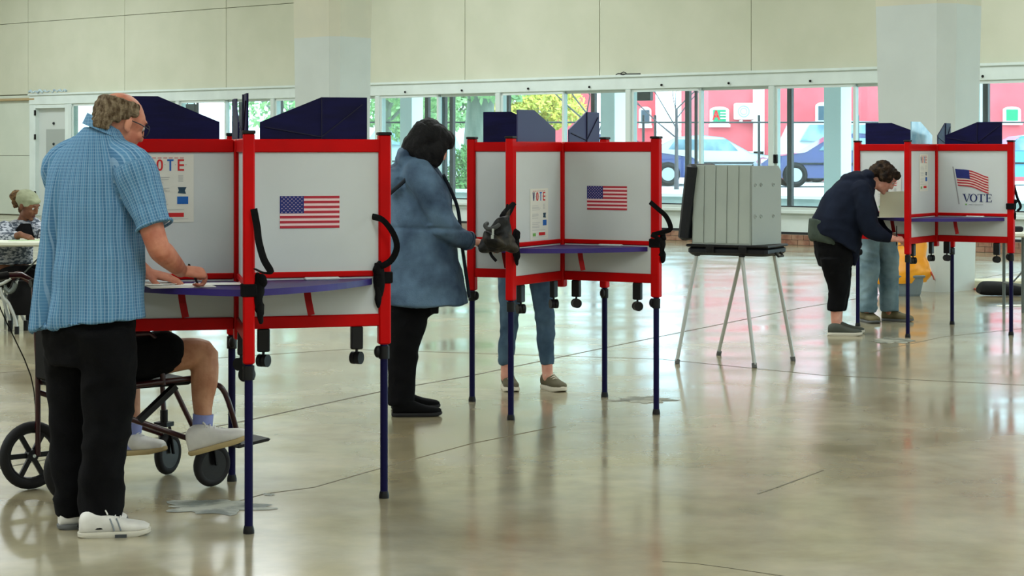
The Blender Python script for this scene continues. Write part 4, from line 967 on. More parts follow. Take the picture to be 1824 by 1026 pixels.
def hand_shapes(bb, wrist, fwd, back, thumb_side, curl=(30, 35, 25), s=1.0, spread=.0, pinch=False):
    """wrist point, fwd along the palm, back = normal of the hand's back, thumb_side +1: thumb at fwd x back"""
    M = basis(fwd, back); f_ = M @ V((0, 1, 0)); u = M @ V((0, 0, 1)); r = M @ V((1, 0, 0))*thumb_side; w_ = V(wrist)
    bb.loft([(w_-f_*.012*s, r*.026*s, u*.020*s), (w_+f_*.02*s, r*.031*s, u*.018*s), (w_+f_*.055*s, r*.040*s, u*.016*s), (w_+f_*.086*s, r*.041*s, u*.013*s), (w_+f_*.096*s, r*.036*s, u*.009*s)], n=18, k=3, ex=2.4)
    for i, (off, L, R0) in enumerate(((.030, .078, .0088), (.010, .086, .0090), (-.010, .080, .0086), (-.029, .064, .0078))):
        p = w_+f_*.082*s+r*off*s; ang = 0; pts = [(p-f_*.02*s, R0*s), (p, R0*s)]; d = (f_+r*off*spread*8).normalized()
        c_ = list(curl)
        if pinch and i == 0: c_ = [q*.8 for q in c_]
        if pinch and i > 1: c_ = [min(q*1.25, 88) for q in c_]
        for seg, (fr_, cu) in enumerate(zip((.46, .30, .24), c_)):
            ang += radians(cu)*(1+.05*i); dd = d*cos(ang)-u*sin(ang); p = p+dd*L*fr_*s; pts.append((p, R0*s*(1-.1*(seg+1))))
        chain(bb, pts, 10, 3)
    q0 = w_+f_*.018*s+r*.022*s-u*.004*s
    t1 = (f_*.65+r*.62-u*.35).normalized(); t2 = (f_*.95+r*(.1 if pinch else .28)-u*.45).normalized()
    q1 = q0+t1*.040*s; q2 = q1+t2*.034*s; q3 = q2+(t2-u*.1-(r*.25 if pinch else r*0)).normalized()*.026*s
    chain(bb, [(q0, .015*s), (q1, .0115*s), (q2, .0100*s), (q3, .0082*s)], 10, 3)
def shoe(root, heel, toe_dir, L, H, m_up, m_sole, name='shoe', pitch=0., wdt=.048, sole_t=.022, laces=None, open_h=None, stripes=False):
    """a low shoe: heel point on the ground, direction of the toe"""
    f_ = V(toe_dir).normalized(); up = V((0, 0, 1)); r = f_.cross(up).normalized()
    if pitch: Rm = Matrix.Rotation(pitch, 3, r); f_ = Rm @ f_; up = Rm @ up
    h = V(heel); g = lambda a, z: h+f_*a*L+up*z
    o_h = open_h or H
    bb = B(); st = sole_t
    prof = [(0.01, .55, H*.55, .25), (.04, .80, H*.80, .45), (.14, .92, H*.98, .5), (.26, .90, H, .5), (.38, .88, H*.90, .5), (.5, .94, H*.70, .5), (.65, 1.06, H*.52, .45), (.8, 1.06, H*.42, .4), (.92, .86, H*.34, .35), (.99, .45, H*.22, .3)]
    bb.loft([(g(a, st+hh*.5-.006), r*wdt*w_, up*(hh*.5+.004)) for a, w_, hh, _ in prof], n=22, k=3, ex=2.5)
    sh = bb.build(name, m_up, root, True)
    bb = B(); ol = []
    for a, w_ in ((0, .35), (.02, .62), (.1, .92), (.3, .94), (.5, .98), (.68, 1.12), (.82, 1.10), (.93, .85), (.985, .5), (1.0, .2)): ol.append((a, w_))
    poly = [(a*L, wdt*w_*1.0) for a, w_ in ol]+[(a*L, -wdt*w_*1.0) for a, w_ in reversed(ol)]
    nn = len(poly); lv = []
    for z, k in ((0.0, .96), (.006, 1.02), (st*.8, 1.02), (st, .98)):
        for a, w_ in poly: lv.append(h+f_*((a-L*.5)*k+L*.5)+r*w_*k+up*(z+(.012*max(0, a/L-.8)*5*.6)))
    fs = [tuple(range(nn-1, -1, -1)), tuple(range(3*nn, 4*nn))]
    for j in range(3):
        for i in range(nn): fs.append((j*nn+i, j*nn+(i+1) % nn, (j+1)*nn+(i+1) % nn, (j+1)*nn+i))
    bb.add(lv, fs); bb.build('sole', m_sole, sh, True)
    if stripes:
        bb = B()
        for a in (.46, .55):
            for s_ in (-1, 1): bb.tube([g(a-.03, st+H*.60)+r*wdt*.80*s_, g(a, st+H*.36)+r*wdt*.99*s_, g(a+.03, st+.004)+r*wdt*1.03*s_], .003, 6, k=2)
        bb.build('side_stripe', mat('shoe_grey_stripe', (120,128,134), .5), sh, True)
        bb = B(); bb.loft([(g(.82, st+.004), r*wdt*1.05, up*.006), (g(.90, st+.006), r*wdt*.95, up*.010), (g(.99, st+.008), r*wdt*.5, up*.010)], n=16, k=3); bb.build('toe_bumper', m_sole, sh, True)
        bb = B()
        for s_ in (-1, 1): bb.beam(g(.50, .006)+r*wdt*1.10*s_, g(.66, .006)+r*wdt*1.20*s_, .006, .013)
        bb.build('arch_insert', mat('dark_rubber', (60,64,66), .6), sh)
    if laces:
        bb = B()
        for i in range(4):
            a = .36+.07*i; hh = st+H*(.93-.11*i-.02); bb.tube([g(a, hh-.012)+r*wdt*.62, g(a+.012, hh+.003), g(a, hh-.012)-r*wdt*.62], .0035, 6, k=3)
        bb.tube([g(.34, st+H*.93)+r*.004, g(.36, st+H*1.02)+r*.03, g(.40, st+H*.80)+r*.045], .003, 6, k=3)
        bb.build('laces', laces, sh, True)
    return sh
def folds(amp, sx=6, sz=2.5, fine=18, seed=0., lo=.35):
    def f(p, n):
        a = noise.noise(V((p.x*sx+seed, p.y*sx, p.z*sz))); b_ = noise.noise(V((p.x*fine+seed, p.y*fine, p.z*fine*.45+seed)))
        c_ = 1-abs(noise.noise(V((p.x*sx*1.3, p.y*sx*1.3+seed, p.z*sz*1.6)))*2)
        return amp*(a*.9+b_*lo+(c_-.5)*.55)
    return f
def hairdisp(amp, f1=26, f2=60, seed=0., st=(1,1,1)):
    def f(p, n):
        q = V((p.x*st[0], p.y*st[1], p.z*st[2])); return amp*(noise.noise(q*f1+V((seed, 0, 0)))+.6*noise.noise(q*f2)+.1)
    return f
def skin(name, c1_, c2_): return mat(name, c1_, .55, c2=c2_, nscale=14, bump=.12, bscale=90)
def cloth(name, c1_, c2_, sc=10, rough=.85, b=.25, bs=260, st=(1,1,1), **k): return mat(name, c1_, rough, c2=c2_, nscale=sc, nstretch=st, bump=b, bscale=bs, spec=.15, **k)
m_skin_m = skin('skin_ruddy', (206,140,112), (178,106,82)); m_skin_f = skin('skin_light', (222,168,146), (204,142,122)); m_skin_t = skin('skin_brown', (128,84,58), (104,64,44)); m_skin_s = skin('skin_tan', (198,146,112), (172,116,84))
m_blackc = mat('black_trouser_cloth', (6,6,7), .95, spec=.15, c2=(11,11,13), nscale=8, bump=.2, bscale=200); m_whiteleather = mat('white_shoe_leather', (226,224,216), .5, c2=(206,204,196), nscale=12); m_sole_w = mat('white_sole', (196,192,176), .6); m_sole_g = mat('grey_sole', (92,94,92), .7)
# plaid shirt
m_plaid = bpy.data.materials.new('blue_plaid_cloth'); m_plaid.use_nodes = True; t = m_plaid.node_tree; b = t.nodes['Principled BSDF']; b.inputs['Roughness'].default_value = .9; b.inputs['Specular IOR Level'].default_value = .1
tcn = t.nodes.new('ShaderNodeTexCoord'); sp = t.nodes.new('ShaderNodeSeparateXYZ'); att = t.nodes.new('ShaderNodeAttribute'); att.attribute_name = 'weave'
nz = t.nodes.new('ShaderNodeTexNoise'); nz.inputs['Scale'].default_value = 5; nz.inputs['Detail'].default_value = 3
t.links.new(att.outputs['Vector'], sp.inputs[0]); t.links.new(tcn.outputs['Object'], nz.inputs['Vector'])
def stripe(src, period, width, wob):
    a = t.nodes.new('ShaderNodeMath'); a.operation = 'MULTIPLY_ADD'; a.inputs[1].default_value = 1/period; t.links.new(src, a.inputs[0])
    wq = t.nodes.new('ShaderNodeMath'); wq.operation = 'MULTIPLY'; wq.inputs[1].default_value = wob; t.links.new(nz.outputs['Fac'], wq.inputs[0]); t.links.new(wq.outputs[0], a.inputs[2])
    f_ = t.nodes.new('ShaderNodeMath'); f_.operation = 'FRACT'; t.links.new(a.outputs[0], f_.inputs[0])
    c_ = t.nodes.new('ShaderNodeMath'); c_.operation = 'LESS_THAN'; c_.inputs[1].default_value = width; t.links.new(f_.outputs[0], c_.inputs[0]); return c_.outputs[0]
s1 = stripe(sp.outputs['X'], .0125, .28, .5); s2 = stripe(sp.outputs['Y'], .0125, .24, .5); s3 = stripe(sp.outputs['X'], .0375, .4, .3)
def mixc(fac, a, bcol, k):
    m_ = t.nodes.new('ShaderNodeMix'); m_.data_type = 'RGBA'; q = t.nodes.new('ShaderNodeMath'); q.operation = 'MULTIPLY'; q.inputs[1].default_value = k; t.links.new(fac, q.inputs[0]); t.links.new(q.outputs[0], m_.inputs['Factor'])
    if isinstance(a, tuple): m_.inputs['A'].default_value = (*lin(a), 1)
    else: t.links.new(a, m_.inputs['A'])
    m_.inputs['B'].default_value = (*lin(bcol), 1); return m_.outputs['Result']
base = mixc(nz.outputs['Fac'], (76,122,158), (96,142,174), 1.0)
c_ = mixc(s3, base, (56,96,132), .5); c_ = mixc(s2, c_, (140,172,194), .38); c_ = mixc(s1, c_, (156,184,204), .48)
t.links.new(c_, b.inputs['Base Color'])
# ---------------------------------------------------------------- 1. man in blue plaid, seen from behind
man = thing('person', (PF(165, 950).x, 7.68, 0), 'person in a short sleeved blue plaid shirt and black trousers writing at the nearest booth', 'person')
hipC = P(160, 560, 7.70); chest = P(170, 350, 7.70); neckb = P(186, 232, 7.68); hc = P(215, 220, 7.70)
Rm = V((.87, -.49, 0)); Fm = V((.49, .87, 0))
Mh = basis((.72, .62, -.34), (.28, .22, 1.0))
shR = P(240, 305, 7.56); elR = P(281, 438, 7.52); wrR = P(322, 482, 7.82)
shL = P(108, 300, 7.82); elL = P(190, 440, 8.02); wrL = P(262, 486, 8.02)
bb = B()
bb.loft([(hipC+V((0, 0, -.04)), Rm*.13, Fm*.08), (hipC+V((0, 0, .08)), Rm*.135, Fm*.09), (P(165, 450, 7.7), Rm*.15, Fm*.11), (chest, Rm*.16, Fm*.10), (P(176, 290, 7.69), Rm*.15, Fm*.085), (P(183, 248, 7.69), Rm*.07, Fm*.06)], n=20)
chain(bb, [(neckb+V((0, 0, -.03)), .064), (P(196, 228, 7.69), .062), (P(208, 212, 7.69), .060)])
chain(bb, [(P(218, 232, 7.70), .055), (P(212, 215, 7.69), .05)])
head_shapes(bb, hc, Mh, 1.0)
chain(bb, [(P(222, 292, 7.6), .05), (shR, .055), (P(262, 380, 7.53), .050), (elR, .044), (P(292, 452, 7.57), .045), (P(310, 470, 7.68), .036), (wrR, .028)])
chain(bb, [(P(130, 290, 7.76), .05), (shL, .05), (P(145, 380, 7.95), .045), (elL, .04), (P(230, 462, 8.03), .036), (wrL, .027)])
hand_shapes(bb, wrR, (.86, .40, -.12), (-.20, -.45, .85), -1, curl=(48, 52, 35), s=1.04, pinch=True)
hand_shapes(bb, wrL, (.95, -.05, -.20), (.18, -.10, .97), 1, curl=(8, 10, 8), s=1.02, spread=.4)
for hx, kn, an in ((P(190, 580, 7.62), P(186, 745, 7.66), P(176, 925, 7.66)), (P(126, 580, 7.78), P(124, 745, 7.82), P(124, 912, 7.80))):
    chain(bb, [(hx-V((0, 0, .03)), .06), (kn, .052), (an, .04)])
remesh(bb, 'body', m_skin_m, man, .0042, 2)
face_parts(man, hc, Mh, 1.0)
# hair: short grey-brown fringe round a bald crown
m_hair_m = mat('grey_brown_hair', (74,58,40), .95, spec=.2, c2=(138,122,98), nscale=70, nstretch=(1,1,.4), bump=.9, bscale=120)
bb = B()
for a in range(-11, 12):
    an = pi*1.5+a*.155; x, y = cos(an)*.079, sin(an)*.099
    for z, rr in ((-.056, .010), (-.036, .014), (-.012, .016), (.012, .018), (.034, .019), (.056, .018)):
        if z < -.002 and abs(a) > 7: continue
        if z < -.03 and abs(a) > 5: continue
        if z < .03 and abs(a) > 9: continue
        if z > .055 and abs(a) < 4: z += .0
        sc = (max(0, 1-(max(0, z-.02)/.098)**2))**.5
        bb.ell(hc+Mh @ (V((x*sc, -.010+y*sc, z+.010))*1.0), (rr, rr, rr), None, 8, 6)
remesh(bb, 'hair', m_hair_m, man, .0045, 2, hairdisp(.0035, 60, 150, st=(1,1,.4)))
bb = B()
for x in (-1, 1):
    bb.tube([hc+Mh @ (V(q)*1.0) for q in ((x*.080, -.01, .012), (x*.079, .04, .012), (x*.066, .090, .008))], .0022, 6)
    bb.ring(hc+Mh @ (V((x*.033, .098, .002))*1.0), Mh @ V((0, 1, 0)), .024, .002, 20, 6)
bb.tube([hc+Mh @ (V(q)*1.0) for q in ((-.012, .101, .006), (.012, .101, .006))], .002, 6)
bb.build('glasses', m_dark, man, True)
# shirt
def ringM(px, py, Y, w_, d):
    c0 = P(px, py, Y); tl = .13 if py > 540 else 0
    return (c0, Rm*w_+V((0, 0, w_*tl)), Fm*d)
bb = B()
bb.loft([ringM(158, 578, 7.70, .245, .175), ringM(158, 560, 7.70, .243, .172), ringM(161, 500, 7.70, .232, .165), ringM(165, 430, 7.70, .213, .158), ringM(165, 360, 7.70, .208, .150), ringM(167, 310, 7.70, .198, .135), ringM(171, 275, 7.70, .160, .115), ringM(178, 250, 7.69, .115, .09), ringM(186, 228, 7.69, .078, .070)], n=40, k=4, ex=2.15)
chain(bb, [(P(213, 268, 7.62), .05), (P(240, 300, 7.56), .083), (P(252, 335, 7.55), .082), (P(266, 376, 7.53), .074)])
bb.tube([P(255, 340, 7.55), P(270, 388, 7.52), P(275, 404, 7.515)], [.076, .071, .069], 20)
chain(bb, [(P(140, 262, 7.76), .05), (P(110, 296, 7.80), .080), (P(120, 340, 7.88), .075), (P(140, 385, 7.94), .068)])
def shirt_disp(p, n):
    q = p-P(160, 400, 7.70); r = q.dot(Rm); back = n.dot(Fm) < -.2
    h = p.z; k = 0
    if back and h < P(0, 285, 7.7).z:     # pleat down from the yoke and drape folds that fan out towards the hem
        dn = min(1, (P(0, 285, 7.7).z-h)/.25)
        k -= .022*dn*math.exp(-((r+.052+.10*(1.30-h))/.016)**2); k += .008*dn*math.exp(-((r+.085+.10*(1.30-h))/.02)**2)
        k += .016*dn*math.sin(r*38+(1.3-h)*3+2*noise.noise(V((r*3, h*2, 0))))*min(1, (1.42-h)*1.3)
    k += folds(.010, 7, 3.0, 20, 2.)(p, n)*(1 if h < 1.3 else .6)
    return k
sh_ = remesh(bb, 'shirt', m_plaid, man, .0075, 2, shirt_disp)
def weave(ob):
    og = V(ob['org']); at = ob.data.attributes.new('weave', 'FLOAT_VECTOR', 'POINT'); ax = P(165, 400, 7.70)
    for i, v in enumerate(ob.data.vertices):
        q = v.co+og-ax; a = math.atan2(q.dot(Rm), -q.dot(Fm)); at.data[i].vector = (a*.20+q.z*.0, q.z, 0)
        if True:
            s0 = P(240, 300, 7.56); ad = (P(275, 404, 7.515)-s0).normalized(); p_ = v.co+og-s0; h = p_.dot(ad); e = p_-ad*h; e1 = (Rm-ad*Rm.dot(ad)).normalized(); e2 = ad.cross(e1)
            if e.length < .098 and h > -.01 and q.dot(Rm) > .17: at.data[i].vector = (math.atan2(e.dot(e1), e.dot(e2))*.078, h, 0)
weave(sh_)
# collar
bb = B(); cc = P(189, 224, 7.69); cr = []
for i in range(15):
    a = pi*1.5+(i-7)*.31; d = Mh @ V((0, 0, 0)); e = V((cos(a)*.072, sin(a)*.072, 0)); Rz = Matrix.Rotation(math.atan2(Fm.y, Fm.x)-pi/2, 3, 'Z'); e = Rz @ e
    tilt = e.dot(Rm)*-.42+e.dot(Fm)*-.35; cr.append((cc+e+V((0, 0, tilt+.012)), cc+e*1.28+V((0, 0, tilt-.030))))
vs = []; fs = []
for a_, b_ in cr: vs += [a_, b_, b_+(b_-cc).normalized()*-.012, a_-(a_-cc).normalized()*.006]
for i in range(len(cr)-1):
    for j in range(4): fs.append((i*4+j, i*4+(j+1) % 4, (i+1)*4+(j+1) % 4, (i+1)*4+j))
bb.add(vs, fs); weave(bb.build('collar', m_plaid, sh_, True))
# sleeve cuff hem
bb = B(); bb.ring(P(275, 402, 7.515), P(275, 404, 7.515)-P(266, 376, 7.53), .069, .006, 32, 8); weave(bb.build('sleeve_hem', m_plaid, sh_, True))
# trousers
bb = B()
bb.loft([(hipC+V((0, 0, .10)), Rm*.190, Fm*.145), (hipC+V((0, 0, .04)), Rm*.192, Fm*.145), (P(160, 600, 7.70), Rm*.195, Fm*.140), (P(160, 650, 7.70), Rm*.190, Fm*.125)], n=26, k=3)
bb.loft([(P(190, 590, 7.63), Rm*.105, Fm*.12), (P(194, 660, 7.63), Rm*.108, Fm*.112), (P(190, 750, 7.65), Rm*.092, Fm*.095), (P(182, 840, 7.66), Rm*.088, Fm*.088), (P(177, 920, 7.66), Rm*.086, Fm*.086), (P(175, 938, 7.66), Rm*.088, Fm*.09)], n=24, k=4)
bb.loft([(P(130, 590, 7.78), Rm*.105, Fm*.12), (P(130, 660, 7.79), Rm*.102, Fm*.11), (P(128, 750, 7.81), Rm*.088, Fm*.092), (P(130, 840, 7.80), Rm*.080, Fm*.082), (P(134, 905, 7.80), Rm*.072, Fm*.08), (P(136, 918, 7.80), Rm*.07, Fm*.08)], n=24, k=4)
remesh(bb, 'trousers', m_blackc, man, .011, 2, folds(.018, 5, 7, 16, 4.))
L = .30
p0 = PF(138, 958); shoe(man, (p0.x, 7.60, 0), (.97, .24, 0), .275, .085, m_whiteleather, m_sole_w, laces=m_whiteleather, wdt=.047, stripes=True)
p0 = PF(104, 942); shoe(man, (p0.x, 7.76, 0), (.92, .38, 0), .275, .085, m_whiteleather, m_sole_g, laces=m_whiteleather, wdt=.047, stripes=True)
pen(P(354, 510, 7.94), P(336, 470, 7.88), 'black pen in the writing hand of the person in blue plaid')
# ---------------------------------------------------------------- 2. seated person in the wheelchair
Rw = Matrix.Rotation(WA, 3, 'Z'); gw = lambda x, y, z: V(WC)+Rw @ V((x, y, z)); Fw = Rw @ V((1, 0, 0)); Lw = Rw @ V((0, 1, 0))
sp_ = thing('person', gw(0, 0, .49), 'person in black shorts and white shoes sitting in the burgundy wheelchair', 'person')
kR = P(362, 624, 8.70); aR = P(362, 752, 8.64); hipR = gw(-.14, -.09, .58); kL = P(226, 640, 8.98); aL = P(236, 765, 8.90); hipL = gw(-.14, .09, .58)
bb = B()
bb.loft([(gw(-.16, 0, .50), Lw*.15, Fw*.10), (gw(-.15, 0, .62), Lw*.16, Fw*.12), (gw(-.14, 0, .85), Lw*.15, Fw*.11), (gw(-.12, 0, 1.0), Lw*.16, Fw*.10), (gw(-.10, 0, 1.06), Lw*.08, Fw*.07)], n=20)
Mhs = basis(Rw @ V((1, 0, -.3)), (0, 0, 1)); hs = gw(-.01, 0, 1.24)
chain(bb, [(gw(-.10, 0, 1.04), .055), (gw(-.04, 0, 1.16), .052)]); head_shapes(bb, hs, Mhs)
for s in (1, -1):
    chain(bb, [(gw(-.12, .16*s, 1.0), .05), (gw(.0, .21*s, .79), .042), (gw(.2, .14*s, .775), .03)]); hand_shapes(bb, gw(.2, .14*s, .775), Fw, (0, 0, 1), -s, curl=(30, 35, 20), s=.95)
chain(bb, [(hipR, .09), ((hipR+kR)/2+V((0, 0, -.01)), .082), (kR+V((-.02, 0, -.012)), .066), (kR+V((.005, 0, -.05)), .062), (P(364, 678, 8.68), .061), (P(361, 715, 8.66), .047), (aR, .036), (aR+V((0, 0, -.05)), .034)])
chain(bb, [(hipL, .09), (kL, .064), (kL+V((.005, 0, -.10)), .056), (aL, .036), (aL+V((0, 0, -.04)), .034)])
remesh(bb, 'body', m_skin_s, sp_, .007, 2); face_parts(sp_, hs, Mhs)
bb = B(); bb.ell(hs+V((0, 0, .05))-Fw*.015, (.088, .1, .075), Mhs); remesh(bb, 'hair', mat('grey_hair', (150,146,138), .9), sp_, .008, 1, hairdisp(.008))
bb = B(); bb.loft([(gw(-.16, 0, .58), Lw*.20, Fw*.15), (gw(-.15, 0, .8), Lw*.19, Fw*.14), (gw(-.12, 0, 1.0), Lw*.19, Fw*.12), (gw(-.10, 0, 1.07), Lw*.09, Fw*.08)], n=26)
for s in (1, -1): chain(bb, [(gw(-.12, .16*s, 1.0), .065), (gw(-.03, .20*s, .84), .06)])
remesh(bb, 'shirt', cloth('grey_shirt', (90,94,100), (110,114,120)), sp_, .01, 2, folds(.008))
bb = B(); bb.loft([(gw(-.22, 0, .58), Lw*.19, V((0, 0, .09))), (gw(-.05, 0, .585), Lw*.19, V((0, 0, .10))), (gw(.05, 0, .585), Lw*.185, V((0, 0, .095)))], n=24, k=3)
m1 = hipR*.38+kR*.62
chain(bb, [(hipR, .11), (hipR*.6+kR*.4, .108), (m1+V((0, 0, .01)), .098)]); chain(bb, [(hipL, .11), (hipL*.4+kL*.6, .098)])
remesh(bb, 'shorts', m_blackc, sp_, .010, 2, folds(.008, 8, 8, 20))
m_sock = cloth('pale_blue_sock', (128,138,196), (150,158,208)); m_cream_toe = mat('tan_sole', (176,156,110), .7)
for an, hl, d_, pt in ((aR, P(338, 812, 8.60), V((.97, .1, 0)), .26), (aL, P(206, 812, 8.93), V((.9, -.4, 0)), .12)):
    s_ = an
    bb = B(); bb.tube([an+V((0, 0, .035)), an+V((-.004, 0, -.03)), an+V((-.006, 0, -.085))], [.046, .044, .046], 18, k=3); bb.build('sock', m_sock, sp_, True)
    shoe(sp_, hl, d_, .27, .105, m_whiteleather, m_cream_toe, laces=m_whiteleather, pitch=pt, wdt=.046)
# ---------------------------------------------------------------- 3. woman in the long hooded coat
YW = 11.15
wo = thing('person', (PF(735, 740).x, YW, 0), 'person with dark hair in a long blue grey hooded coat writing at the middle booth', 'person')
Fq = V((.93, .37, 0)); Rq = V((.37, -.93, 0))
hcW = P(768, 258, YW); MW = basis((.80, .30, -.52), (.48, .18, .85))
shRW = P(752, 312, YW-.16); elRW = P(790, 400, YW-.17); wrRW = P(839, 430, YW-.06); shLW = P(750, 312, YW+.17); elLW = P(795, 405, YW+.2); wrLW = P(842, 430, YW+.12)
bb = B(); k_ = lambda px, py, w_, d, y=0: (P(px, py, YW+y), Rq*w_, Fq*d)
bb.loft([k_(735, 540, .14, .12), k_(735, 480, .15, .13), k_(742, 400, .14, .12), k_(745, 330, .15, .11), k_(752, 300, .08, .07)], n=20)
chain(bb, [(P(745, 300, YW), .055), (P(758, 275, YW), .052)]); head_shapes(bb, hcW, MW, 1.0, ears=False)
for a, b_, c_, s, tb in ((shRW, elRW, wrRW, 1, 1), (shLW, elLW, wrLW, -1, -1)):
    chain(bb, [(a, .05), (b_, .04), (c_, .028)]); hand_shapes(bb, c_+V((.01, 0, 0)), (.93, .25*tb, -.12), (.10, 0, .99), -tb, curl=(18, 22, 14), s=.98, pinch=tb > 0)
for hx, kn, an in ((P(728, 540, YW-.08), P(722, 630, YW-.09), P(714, 722, YW-.1)), (P(730, 540, YW+.1), P(724, 630, YW+.14), P(712, 712, YW+.16))): chain(bb, [(hx, .07), (kn, .05), (an, .036)])
remesh(bb, 'body', m_skin_f, wo, .006, 2); face_parts(wo, hcW, MW)
m_hairb = mat('black_hair', (4,4,5), .7, spec=.25, c2=(12,11,12), nscale=30, nstretch=(1,1,.3), bump=.6, bscale=90)
bb = B(); Eh = lambda p, r: bb.ell(hcW+MW @ V(p), r, MW, 18, 12)
Eh((0, -.03, .035), (.100, .115, .098)); Eh((0, .045, .062), (.088, .065, .055)); Eh((0, -.085, -.04), (.090, .07, .10))
for x in (-1, 1): Eh((x*.075, .025, -.03), (.032, .058, .095)); Eh((x*.066, .06, -.055), (.022, .030, .065)); Eh((x*.05, -.03, -.08), (.045, .075, .06))
bb.ell(P(756, 285, YW), (.085, .11, .075))
remesh(bb, 'hair', m_hairb, wo, .008, 2, hairdisp(.012, 16, 45, st=(1,1,.5)))
m_coat = mat('blue_grey_coat_cloth', (46,64,86), .7, spec=.2, c2=(92,118,142), nscale=5, detail=6, bump=.25, bscale=120, lo=.36, hi=.62)  # mottled sheen of the cloth painted in as lighter blotches
bb = B()
bb.loft([k_(757, 541, .25, .250), k_(755, 528, .245, .245), k_(752, 480, .235, .222), k_(749, 430, .215, .198), k_(745, 395, .200, .185), k_(746, 355, .210, .178), k_(742, 320, .195, .155), k_(742, 295, .13, .11), k_(748, 275, .07, .07)], n=36, k=4)
chain(bb, [(P(738, 300, YW-.1), .07), (P(752, 318, YW-.17), .095), (P(768, 355, YW-.19), .092), (elRW, .080), (P(815, 420, YW-.12), .062), (P(833, 429, YW-.08), .052)])
chain(bb, [(P(738, 300, YW+.1), .07), (P(752, 318, YW+.17), .088), (elLW, .075), (P(833, 431, YW+.12), .05)])
# hood lying on the back
bb.ell(P(706, 322, YW), (.10, .15, .095), Matrix.Rotation(.7, 3, 'Y')); bb.ell(P(730, 292, YW), (.09, .14, .06), Matrix.Rotation(.5, 3, 'Y')); bb.ell(P(722, 275, YW), (.05, .12, .05))
def coat_disp(p, n):
    k = folds(.014, 6, 5, 18, 1.)(p, n)
    wz = P(0, 405, YW).z; k -= .010*math.exp(-((p.z-wz)/.012)**2)
    d = (p-P(738, 350, YW-.2)); k -= .016*math.exp(-((d.x*.9+d.z*.55+.02)/.018)**2)*(1 if d.y < .12 and -.16 < d.z < .1 else 0)
    return k
ct = remesh(bb, 'coat', m_coat, wo, .009, 3, coat_disp)
bb = B(); bb.tube([P(694, 345, YW-.15), P(714, 328, YW-.19), P(735, 310, YW-.2), P(758, 304, YW-.19), P(772, 300, YW-.12)], .012, 8, k=4); bb.build('hood_edge', mat('dark_hood_lining', (20,30,42), .7), ct, True)
bb = B(); bb.tube([P(790, 312, YW-.10), P(808, 350, YW-.02), P(817, 380, YW+.02), P(822, 430, YW+.0), P(832, 500, YW-.02), P(836, 530, YW-.04)], .010, 8, k=4); bb.build('zip_placket', mat('dark_hood_lining', (20,30,42), .7), ct, True)
bb = B(); bb.ring(P(834, 429, YW-.078), P(838, 431, YW-.06)-P(815, 420, YW-.12), .050, .008, 22, 6); bb.build('cuff', mat('coat_cuff', (44,62,82), .6), ct, True)
bb = B(); hcl = lambda px, py, w_, d, y: (P(px, py, YW+y), Rq*w_, Fq*d)
bb.loft([hcl(735, 520, .16, .16, 0), hcl(735, 560, .15, .15, 0)], n=20, k=1)
bb.loft([hcl(728, 540, .10, .13, -.07), hcl(724, 590, .09, .105, -.08), hcl(718, 640, .08, .085, -.09), hcl(714, 700, .07, .075, -.1), hcl(714, 722, .065, .075, -.1)], n=20)
bb.loft([hcl(730, 540, .10, .13, .10), hcl(726, 590, .09, .10, .12), hcl(718, 640, .075, .08, .14), hcl(713, 705, .065, .07, .16)], n=20)
remesh(bb, 'trousers', m_blackc, wo, .011, 2, folds(.010, 8, 8, 20, 5.))
m_blksh = mat('black_suede', (5,5,6), .9, spec=.15); m_blksole = mat('black_sole', (9,9,10), .7)
shoe(wo, (PF(698, 742).x, 11.03, 0), (.99, .1, 0), .28, .085, m_blksh, m_blksole, wdt=.046); shoe(wo, (PF(698, 728).x, 11.34, 0), (.98, .15, 0), .28, .085, m_blksh, m_blksole, wdt=.046)
rsheet(P(850, 0, 11.1).x, 11.23, .2, .14, .4, 'white ballot under the hand of the person in the long coat')
pen(P(853, 441, 11.14), P(846, 418, 11.12), 'dark pen held by the person in the long coat')
